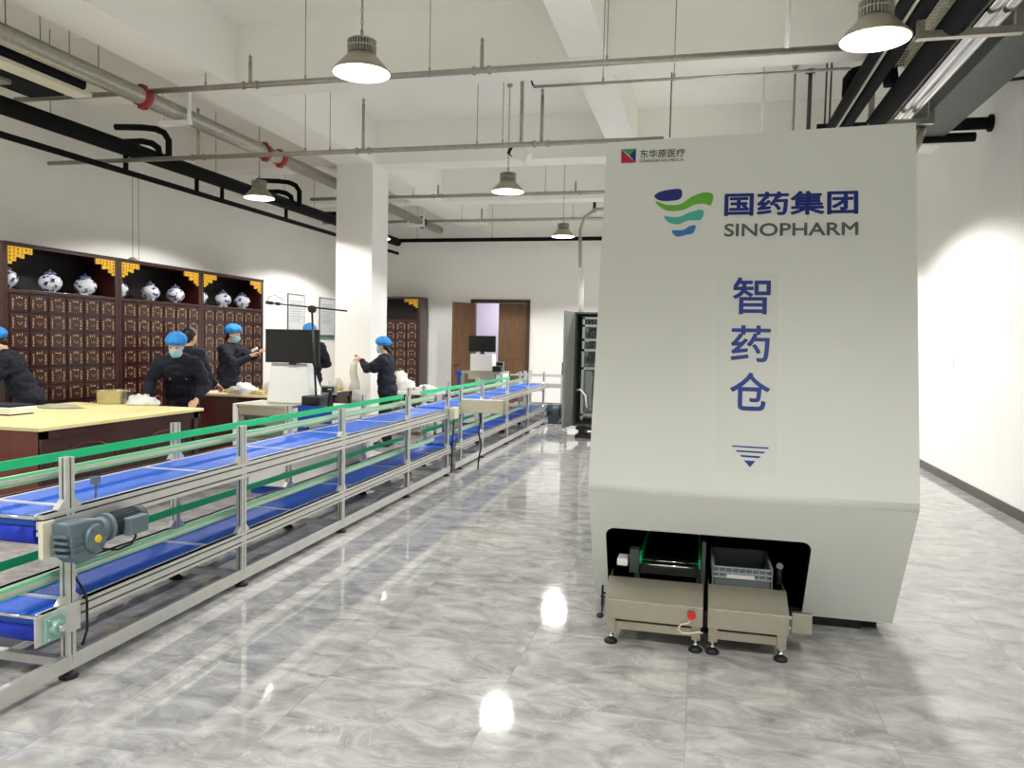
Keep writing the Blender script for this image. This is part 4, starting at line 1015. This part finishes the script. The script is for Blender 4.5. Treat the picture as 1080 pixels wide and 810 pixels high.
# fan coil duct at the far upper left
t = thing('air_duct', 'dark duct pair with a pale strip at the upper left corner', 'duct', (-6.1, 5.0, 3.8))
MB().box(-6.45, -6.04, 2.5, 6.40, 3.84, 4.0).build('lower_duct', 'insulation', t, bevel=.02)
MB().box(-6.02, -5.82, 2.5, 6.45, 3.885, 4.11).build('upper_duct', 'insulation', t, bevel=.05)
MB().box(-6.03, -5.83, 2.5, 6.50, 3.85, 3.885).build('pale_tray', 'cream_box', t)
MB().box(-6.40, -6.16, 2.5, 5.9, 3.80, 3.84).build('tray', 'galvanised', t)
for y in (3.5, 5.6): MB().cyl((-6.3, y, 3.97), (-6.3, y, ZC), .006, seg=5).cyl((-5.9, y, 4.13), (-5.9, y, ZC), .006, seg=5).build('hanger_rod', 'galvanised', t, split=True)
# bundle above the machine, running along the room
def runpipe(name, label, px, py, z, r, mt, y0=1.5, y1=16.9, cat='pipe', parent=None):
    X = WZ(px, py, z).x
    m = MB().cyl((X, y0, z), (X, y1, z), r, seg=16)
    if parent is None: return tag(m.build(name, mt), label, cat), X
    return m.build(name, mt, parent), X
runpipe('insulated_pipe', 'black insulated pipe above the machine, leftmost of the parallel ones', 879, 130, 3.9, .05, 'insulation')
runpipe('conduit_pipe', 'thin pale conduit between two black pipes above the machine', 885.5, 130, 3.86, .014, 'galvanised')
runpipe('insulated_pipe', 'thick black insulated pipe right of the thin pale conduit above the machine', 893, 130, 3.9, .062, 'insulation')
runpipe('insulated_pipe', 'thickest black insulated pipe, left of the twin silver pipes at the upper right', 923, 130, 3.8, .085, 'insulation')
t = thing('twin_pipe', 'pair of shiny silver pipes running along the upper right of the room', 'pipe', (1.95, 6, 3.9))
for px in (1052, 1068):
    X = WZ(px, 0, 3.9).x; MB().cyl((X, 1.5, 3.9), (X, 16.9, 3.9), .052, seg=16).build('pipe', 'chrome', t)
t = thing('thin_conduits', 'two slim grey conduits left of the twin silver pipes', 'pipe', (1.8, 6, 3.9))
for px in (1026, 1038):
    X = WZ(px, 0, 3.88).x; MB().cyl((X, 1.5, 3.88), (X, 16.9, 3.88), .022, seg=10).build('conduit', 'galvanised', t)
tag(MB().box(2.10, 2.50, 1.5, 9.3, 3.86, 4.12).build('air_duct', 'duct_grey', bevel=.01), 'grey rectangular air duct at the upper right, nearest the right wall', 'duct')
# pale cable tray between black pipes near the top of the frame
t = thing('cable_tray', 'pale wire cable tray between the black pipes at the upper right', 'tray', (1.55, 6, 3.96))
MB().box(1.50, 1.515, 1.5, 7.3, 3.95, 4.02).box(1.62, 1.635, 1.5, 7.3, 3.95, 4.02).build('side_rail', 'cream_box', t, split=True)
m = MB()
for i in range(95): m.cyl((1.50, 1.55 + i * .06, 3.955), (1.635, 1.55 + i * .06, 3.955), .004, seg=5)
for i in range(5): m.cyl((1.525 + i * .022, 1.5, 3.962), (1.525 + i * .022, 7.3, 3.962), .004, seg=5)
m.build('wire_mesh', 'beige_panel', t)
# cross supports
for y, za, lb in ((6.0, 3.76, 'pale steel channel under the pipes at the top right corner'), (8.35, 3.80, 'pale steel channel under the silver pipes just above the machine corner')):
    t = thing('pipe_support', lb, 'support', (1.7, y, za))
    x0, x1 = (1.40, 2.06) if y < 7 else (1.55, 2.14)
    MB().box(x0, x1, y - .03, y + .03, za - .05, za).build('channel', 'galvanised', t)
    MB().box(x0, x0 + .05, y - .02, y + .02, za, ZC).box(x1 - .05, x1, y - .02, y + .02, za, ZC).build('hanger', 'galvanised', t, split=True)
t = thing('black_cross_pipe', 'pair of black pipes entering the right wall beside the machine top', 'pipe', (2.4, 9.3, 3.95))
MB().cyl((1.2, 9.3, 3.985), (2.94, 9.3, 3.985), .065, seg=16).cyl((1.2, 9.32, 3.85), (2.80, 9.32, 3.85), .05, seg=16).build('pipe', 'insulation', t)
MB().cyl((2.92, 9.3, 3.985), (2.949, 9.3, 3.985), .09, seg=18).build('wall_flange', 'insulation', t)
tag(MB().tube([(1.6, 9.05, 3.90), (2.10, 9.05, 3.90), (2.2, 8.98, 3.88), (2.05, 8.6, 3.6), (1.9, 8.2, 3.4)], .045, seg=12).build('conduit_pipe', 'cream_box'), 'pale bent pipe just right of the machine top corner', 'pipe')
m = MB().tube([WY(893, 102, 8.3), WY(894, 84, 8.3), WY(899, 77, 8.3), WY(910, 74, 8.3), WY(935, 73, 8.3)], .05, seg=10)
tag(m.build('black_elbow', 'insulation'), 'black elbow pipe dropping behind the largest lamp', 'pipe')
m = MB().tube([WY(940, 90, 7.4), WY(938, 70, 7.4), WY(946, 62, 7.4), WY(962, 60, 7.4), WY(982, 61, 7.4)], .065, seg=10)
tag(m.build('black_elbow', 'insulation'), 'black elbow pipe between the pipes right of the largest lamp', 'pipe')
tag(MB().tube([(2.92, 7.62, 4.1), WX(1052, 70, 2.9), WX(1053, 78, 2.9), WX(1058, 85, 2.9), WX(1082, 82, 2.9)], .016, seg=8).build('black_hose', 'cable_black'), 'short black hose curling on the right wall near the ceiling', 'hose')
# hanging ceiling camera on a pole
Yc = WZ(551, 69, ZC - .001).y
a = WY(551, 69, Yc); b = WY(550, 152, Yc)
t = thing('security_camera', 'white camera hanging on a silver pole left of the machine', 'camera', (a.x, Yc, a.z))
MB().cyl((a.x, Yc, a.z), (b.x, Yc, b.z), .022, seg=10).cyl((a.x, Yc, a.z - .015), (a.x, Yc, a.z), .06, seg=16).build('pole', 'galvanised', t)
M = Matrix.Translation((b.x + .02, Yc, b.z - .13)) @ Matrix.Scale(1.5, 4) @ Matrix.Rotation(.5, 4, 'Y')
MB().box(-.09, .06, -.05, .05, -.045, .045, M=M).build('camera_body', 'white_plastic', t, bevel=.02)
MB().box(-.115, -.085, -.04, .04, -.05, .03, M=M).build('lens_front', 'screen_black', t, bevel=.005)
MB().tube([(b.x, Yc, b.z), (b.x + .03, Yc, b.z - .03), (b.x - .01, Yc, b.z - .06)], .008).build('bracket', 'galvanised', t)
tag(MB().tube([WY(556, 68, Yc), WY(559, 80, Yc), WY(562, 90, Yc), WY(568, 91, Yc)], .011, seg=8).build('black_hose', 'cable_black'), 'short black hose beside the ceiling camera pole', 'hose')
def drop(name, label, px, y0, y1, Y, r, mt='galvanised', cap=True):
    if y0 > 51: Y = WZ(px, y0, ZC - .001).y
    a = WY(px, y0, Y); b = WY(px, y1, Y)
    m = MB().cyl((a.x, Y, a.z), (a.x, Y, b.z), r, seg=8)
    if cap: m.cyl((a.x, Y, a.z - .03), (a.x, Y, a.z), r * 2.6, seg=10)
    tag(m.build(name, mt), label, 'rod')
drop('sprinkler_drop', 'thick grey riser with black sleeve above the machine, right of its lettering', 855, 74, 140, 9.0, .024, 'duct_grey')
drop('hanger_rod', 'hanging rod with a small cap above the right half of the machine', 839, 69, 140, 9.0, .014)
drop('hanger_rod', 'pale hanging rod above the middle of the machine', 806, 60, 140, 9.0, .018, 'white_plastic', False)
drop('hanger_rod', 'thin dark rod above the machine name lettering', 709, 64, 145, 8.0, .008, 'duct_grey', False)
drop('hanger_rod', 'left one of two thin rods dropping beside the largest lamp', 873, 52, 140, 8.6, .010, 'duct_grey', False)
drop('hanger_rod', 'right one of two thin rods dropping beside the largest lamp', 878, 52, 140, 8.6, .010, 'duct_grey', False)
drop('black_rod', 'thick black rod hanging before the far pipes, left of the machine', 628, 181, 224, 12.0, .03, 'rubber_black', False)
drop('hanger_rod', 'pale vertical strip hanging from the ceiling above the machine', 832, 0, 50, 6.5, .018, 'white_plastic', False)

# ------------------------------------------------------------------ people
def capsule(m, p, q, r0, r1, seg=14):
    p = Vector(p); q = Vector(q); m.cyl(p, q, r0, r1, seg=seg)
    m.ell(p, r0, r0, r0, seg, 8); m.ell(q, r1, r1, r1, seg, 8)
def fuse(mb, name, mt, parent, voxel, smooth=2, wrinkle=0):
    o = mb.build(name, mt, None)
    md = o.modifiers.new('r', 'REMESH'); md.mode = 'VOXEL'; md.voxel_size = voxel
    ms = o.modifiers.new('s', 'SMOOTH'); ms.factor = .5; ms.iterations = smooth
    bpy.context.view_layer.update()
    me = bpy.data.meshes.new_from_object(o.evaluated_get(bpy.context.evaluated_depsgraph_get()))
    old = o.data; o.modifiers.clear(); o.data = me; bpy.data.meshes.remove(old)
    if wrinkle > 0:
        from mathutils import noise
        nr = [v.normal.copy() for v in me.vertices]
        for v, n_ in zip(me.vertices, nr):
            q = v.co; k_ = noise.noise(Vector((q.x * 9, q.y * 9, q.z * 16))) + .6 * noise.noise(Vector((q.x * 22, q.y * 22, q.z * 30)))
            v.co = v.co + n_ * k_ * wrinkle
    for p in me.polygons: p.use_smooth = True
    me.materials.clear(); me.materials.append(MAT[mt]); me.name = name
    o.parent = parent; return o
def ik(s, h, l1, l2, bend):
    s = Vector(s); h = Vector(h); d = h - s; L = min(d.length, l1 + l2 - .005); d.normalize(); h = s + d * L
    a = (l1 * l1 - l2 * l2 + L * L) / (2 * L); k = math.sqrt(max(l1 * l1 - a * a, 0))
    b = Vector(bend); b = (b - d * b.dot(d)).normalized()
    return s + d * a + b * k, h
def person(label, x, y, face, height=1.62, lean=.0, headpitch=.0, headturn=0., rh=(.22, .1, .75), lh=(-.22, .1, .75), cap=True, mask=True, hair_long=False, curl=.6):
    """local frame: +y forward, +x the person's right; built then parented to an Empty turned to face"""
    t = thing('person', label, 'person', (x, y, 0), math.atan2(face[1], face[0]) - PI / 2)
    k = height / 1.66
    hip = Vector((0, -.10 * lean * 1.2, .90 * k)); up = Vector((0, math.sin(lean), math.cos(lean))); fw = Vector((0, math.cos(lean), -math.sin(lean)))
    waist = hip + up * .16 * k; chest = hip + up * .36 * k; neck = hip + up * .52 * k
    hd = lean * .6 + headpitch; hup = Vector((0, math.sin(hd), math.cos(hd))); Rh = Matrix.Rotation(-hd, 3, 'X') @ Matrix.Rotation(headturn, 3, 'Z')
    hc = neck + Vector((0, math.sin(lean * .8), math.cos(lean * .8))) * .085 * k + hup * .095 * k + Rh @ Vector((0, .015, 0))
    def H(v): return hc + Rh @ (Vector(v) * k)
    sh = {s: neck - up * .045 * k + Vector((s * .175 * k, 0, 0)) for s in (1, -1)}
    hands = {1: Vector(rh), -1: Vector(lh)}; arm = {}
    for s in (1, -1):
        e, h = ik(sh[s], hands[s], .28 * k, .25 * k, (s * .5, -.55, -.7)); arm[s] = (e, h)
    legs = {}
    for s in (1, -1):
        legs[s] = (hip + Vector((s * .09 * k, 0, -.02)), Vector((s * .11 * k, .03, .48 * k)), Vector((s * .12 * k, -.01, .085)))
    # ---- body
    b = MB(); M3 = Rh.to_4x4()
    b.ell(H((0, 0, .012)), .074 * k, .092 * k, .105 * k, 20, 14, M=Rh); b.ell(H((0, .018, -.05)), .056 * k, .068 * k, .062 * k, 16, 10, M=Rh)
    b.ell(H((0, .058, -.085)), .024 * k, .022 * k, .018 * k, 10, 8, M=Rh)
    capsule(b, H((0, .088, .015)), H((0, .104, -.018)), .009 * k, .014 * k, 8)
    for s in (-1, 1):
        b.ell(H((s * .076, -.006, -.008)), .010 * k, .019 * k, .031 * k, 10, 8, M=Rh)
        b.ell(H((s * .031, .078, .022)), .020 * k, .010 * k, .008 * k, 8, 6, M=Rh)
    b.ell(H((0, .086, -.048)), .024 * k, .010 * k, .009 * k, 8, 6, M=Rh)
    capsule(b, neck - up * .06, H((0, -.02, -.05)), .058 * k, .052 * k)
    b.ell(chest, .13 * k, .075 * k, .14 * k, 18, 12); b.ell(waist, .11 * k, .07 * k, .13 * k, 18, 12); b.ell(hip, .15 * k, .10 * k, .11 * k, 18, 12)
    for s in (1, -1):
        e, h = arm[s]; capsule(b, sh[s], e, .045 * k, .036 * k); capsule(b, e, h, .034 * k, .024 * k)
        A, K, F = legs[s]; capsule(b, A, K, .075 * k, .048 * k); capsule(b, K, F, .048 * k, .034 * k)
        capsule(b, F, F + Vector((0, .10, -.045)), .032, .026)
    body = fuse(b, 'body', 'skin', t, .012, 2)
    # ---- hands joined with the forearm end as fine meshes of the same body
    for s in (1, -1):
        e, h = arm[s]; d = (h - e).normalized(); side = Vector((s, 0, 0)) - d * d.x * s; side.normalize(); nrm = d.cross(side).normalized()
        if nrm.z > 0: nrm = -nrm
        hm = MB(); pc = h + d * .045 * k
        capsule(hm, h - d * .03, h + d * .01, .024 * k, .026 * k, 10)
        hm.ell(pc, .042 * k, .014 * k, .050 * k, 14, 10, M=Matrix((side, nrm, d)).transposed())
        for i, (off, ln) in enumerate(((-.030, .062), (-.010, .072), (.010, .068), (.029, .054))):
            a0 = pc + side * off * k * 1.0 + d * .038 * k; prev = a0; ang = 0
            for j, fr in enumerate((.45, .32, .23)):
                ang += curl * (.6 + .25 * j); dd = d * math.cos(ang) + nrm * math.sin(ang); nx = prev + dd * ln * fr * k * 1.05
                capsule(hm, prev, nx, (.0098 - .0009 * j) * k, (.0090 - .0009 * j) * k, 8); prev = nx
        tb = pc - side * .034 * k - d * .015 * k; t1 = tb - side * .022 * k + d * .026 * k + nrm * .014 * k; t2 = t1 + d * .026 * k + side * .006 * k + nrm * .012 * k
        capsule(hm, tb, t1, .012 * k, .010 * k, 8); capsule(hm, t1, t2, .010 * k, .0085 * k, 8)
        fuse(hm, 'hand', 'skin', t, .0045, 1)
    # ---- clothing
    c = MB()
    c.ell(chest + up * .02, .205 * k, .145 * k, .21 * k, 20, 14, M=Matrix.Rotation(-lean, 3, 'X')); c.ell(waist, .195 * k, .15 * k, .20 * k, 20, 12, M=Matrix.Rotation(-lean, 3, 'X')); c.ell(hip - up * .02, .205 * k, .16 * k, .17 * k, 20, 12)
    capsule(c, sh[1] - Vector((.03, 0, .01)), sh[-1] + Vector((.03, 0, -.01)), .078 * k, .078 * k)
    capsule(c, neck - up * .07, neck - up * .005, .085 * k, .066 * k)
    for s in (1, -1):
        e, h = arm[s]; d = (h - e).normalized(); capsule(c, sh[s], e, .082 * k, .070 * k); capsule(c, e, h - d * .05, .068 * k, .050 * k)
        mid = (sh[s] + e) / 2; c.ell(mid + Vector((s * .01, -.01, -.01)), .078 * k, .082 * k, .09 * k, 12, 8); c.ell(e, .076 * k, .074 * k, .068 * k, 12, 8)
    j = fuse(c, 'jacket', 'navy_cloth', t, .013, 3, .016)
    f = MB()
    for s in (1, -1):
        pc = chest + fw * .146 * k + Vector((s * .085 * k, 0, -.0)); MB_M = Matrix.Rotation(-lean, 3, 'X')
        f.ell(pc, .010, .005, .010, 8, 6, M=MB_M)
    f.build('jacket_button', 'rack_grey', j, local=True, split=True)
    co = MB(); cc = neck + up * .0
    co.tube([cc + Vector((.072 * k * math.cos(a), .070 * k * math.sin(a) + .006, .012 - .018 * math.sin(a))) for a in [2 * PI * i / 20 for i in range(21)]], .017 * k, seg=8)
    co.build('collar', 'navy_cloth', j, local=True)
    f = MB()
    for s in (1, -1):
        A, K, F = legs[s]; capsule(f, A, K, .098 * k, .070 * k); capsule(f, K, F + Vector((0, 0, .03)), .070 * k, .055 * k)
    f.ell(hip - up * .05, .165 * k, .12 * k, .12 * k, 18, 10)
    fuse(f, 'trousers', 'trouser_cloth', t, .014, 3, .010)
    for s in (1, -1):
        F = legs[s][2]; g = MB(); g.ell((F.x, F.y + .05, .035), .045, .125, .045, 16, 8, z0=-.75); g.box(F.x - .042, F.x + .042, F.y - .065, F.y + .165, 0, .014)
        g.build('shoe', 'shoe_black', t, local=True)
    e_ = MB()
    for s in (1, -1): e_.ell(H((s * .031, .0845, .018)), .012 * k, .006 * k, .0045 * k, 8, 6, M=Rh)
    e_.build('eye', 'eye_dark', t, local=True)
    hr = MB(); hr.ell(H((0, -.018, .022)), .083 * k, .088 * k, .104 * k, 20, 12, M=Rh); hr.ell(H((0, -.055, -.035)), .064 * k, .048 * k, .062 * k, 16, 10, M=Rh)
    if hair_long: hr.ell(H((0, -.075, -.075)), .04 * k, .035 * k, .06 * k, 14, 8, M=Rh)
    hr.build('hair', 'hair_black', t, local=True)
    if cap:
        q = MB(); seg, rings = 30, 12; vs = []; fs = []
        rnd = random.Random(int(x * 100))
        ph = [rnd.uniform(0, 6) for _ in range(4)]
        Rc = Rh @ Matrix.Rotation(.28, 3, 'X')
        for i in range(rings + 1):
            tt = -.35 + (PI / 2 + .35) * i / rings
            for kk in range(seg):
                a = 2 * PI * kk / seg; puff = 1 + .05 * math.sin(7 * a + ph[0] + 2 * tt) * math.cos(tt) + .035 * math.sin(13 * a + ph[1]) * math.cos(tt) - (.14 if i == 0 else 0)
                v = Vector((.108 * math.cos(tt) * math.cos(a) * puff, .128 * math.cos(tt) * math.sin(a) * puff, .098 * math.sin(tt) * (1 + .05 * math.sin(5 * a + ph[2]))))
                vs.append(H((0, -.022, .055)) + Rc @ (v * k))
        for i in range(rings):
            for kk in range(seg): fs.append((i * seg + kk, i * seg + (kk + 1) % seg, (i + 1) * seg + (kk + 1) % seg, (i + 1) * seg + kk))
        q.add(vs, fs, 0, True); q.tube([H((0, -.022, .055)) + Rc @ (Vector((.094 * math.cos(a), .111 * math.sin(a), -.036)) * k) for a in [2 * PI * i / 24 for i in range(25)]], .007 * k, seg=6)
        q.build('bouffant_cap', 'cap_blue', t, local=True)
    if mask:
        q = MB(); seg, rings = 14, 10; vs = []; fs = []
        for i in range(rings + 1):
            zz = -.105 + .10 * i / rings
            for kk in range(seg + 1):
                a = math.radians(18 + 144 * kk / seg); bul = .012 * math.sin(PI * i / rings) * math.sin(a)
                rx = .071 - .016 * (1 - i / rings) + bul; ry = .094 - .010 * (1 - i / rings) + .020 * math.sin(PI * (i / rings)) * math.sin(a) ** 3
                vs.append(H((rx * math.cos(a), .006 + ry * math.sin(a), zz)))
        for i in range(rings):
            for kk in range(seg): fs.append((i * (seg + 1) + kk, i * (seg + 1) + kk + 1, (i + 1) * (seg + 1) + kk + 1, (i + 1) * (seg + 1) + kk))
        q.add(vs, fs, 0, True)
        for s in (1, -1): q.tube([H((s * .067, .04, -.02)), H((s * .079, .0, .008)), H((s * .079, -.014, -.01))], .002, seg=4)
        o = q.build('face_mask', 'mask_blue', t, local=True); md = o.modifiers.new('s', 'SOLIDIFY'); md.thickness = .003; md.offset = 1
    return t
person('person in navy jacket and blue cap turned away at the left edge, behind the scale', -6.92, 6.72, (-.80, -.60), 1.58, lean=.42, headpitch=.30, rh=(.10, .48, .93), lh=(-.15, .45, .93))
person('person in navy jacket, blue cap and mask bending over the table by the pan', -5.72, 7.70, (.46, -.88), 1.66, lean=.74, headpitch=-.02, headturn=-.15, rh=(.30, .34, .88), lh=(-.20, .34, .84), curl=.3)
person('person in dark clothes hidden behind the bending worker, black hair showing', -6.05, 8.22, (.15, .99), 1.60, lean=.10, rh=(.2, .3, .95), lh=(-.2, .3, .95), cap=False, mask=False)
person('person in navy jacket and blue cap holding a small packet before the drawers', -6.62, 9.95, (.97, .0), 1.65, lean=.10, headpitch=.16, rh=(.06, .40, 1.28), lh=(-.04, .50, 1.35), curl=.7, hair_long=True)
person('person in navy jacket and blue cap facing left with raised hands beside the column', -4.41, 10.55, (-1, -.12), 1.52, lean=.08, headpitch=.15, rh=(.05, .40, 1.22), lh=(-.06, .38, 1.26), curl=.7, hair_long=True)
person('person in blue cap mostly hidden behind the large monitor', -6.08, 11.35, (-.5, .85), 1.70, lean=.05, rh=(.2, .3, 1.1), lh=(-.2, .3, 1.1))
# what they hold
tag(MB().box(-.05, .05, -.012, .012, -.02, .02, M=Matrix.Translation((-6.18, 9.92, 1.37)) @ Matrix.Rotation(-.5, 4, 'Y')).build('herb_packet', 'bag_white', bevel=.006), 'small white packet in the raised hands of the worker by the drawers', 'packet')
m = MB().tube([(-4.86, 10.46, 1.24), (-4.89, 10.46, 1.16), (-4.90, 10.46, 1.06), (-4.87, 10.46, .93), (-4.88, 10.46, .82)], [.02, .05, .055, .06, .09], seg=14)
tag(m.build('plastic_bag', 'bag_clear'), 'translucent bag hanging from the raised hands of the worker beside the column', 'bag')

# ------------------------------------------------------------------ view
S.view_settings.view_transform = 'Standard'; S.view_settings.look = 'None'; S.view_settings.gamma = 1; S.view_settings.use_curve_mapping = False
S.view_settings.exposure = .12
S.cycles.max_bounces = 12; S.cycles.diffuse_bounces = 8; S.cycles.glossy_bounces = 4; S.cycles.sample_clamp_indirect = 8
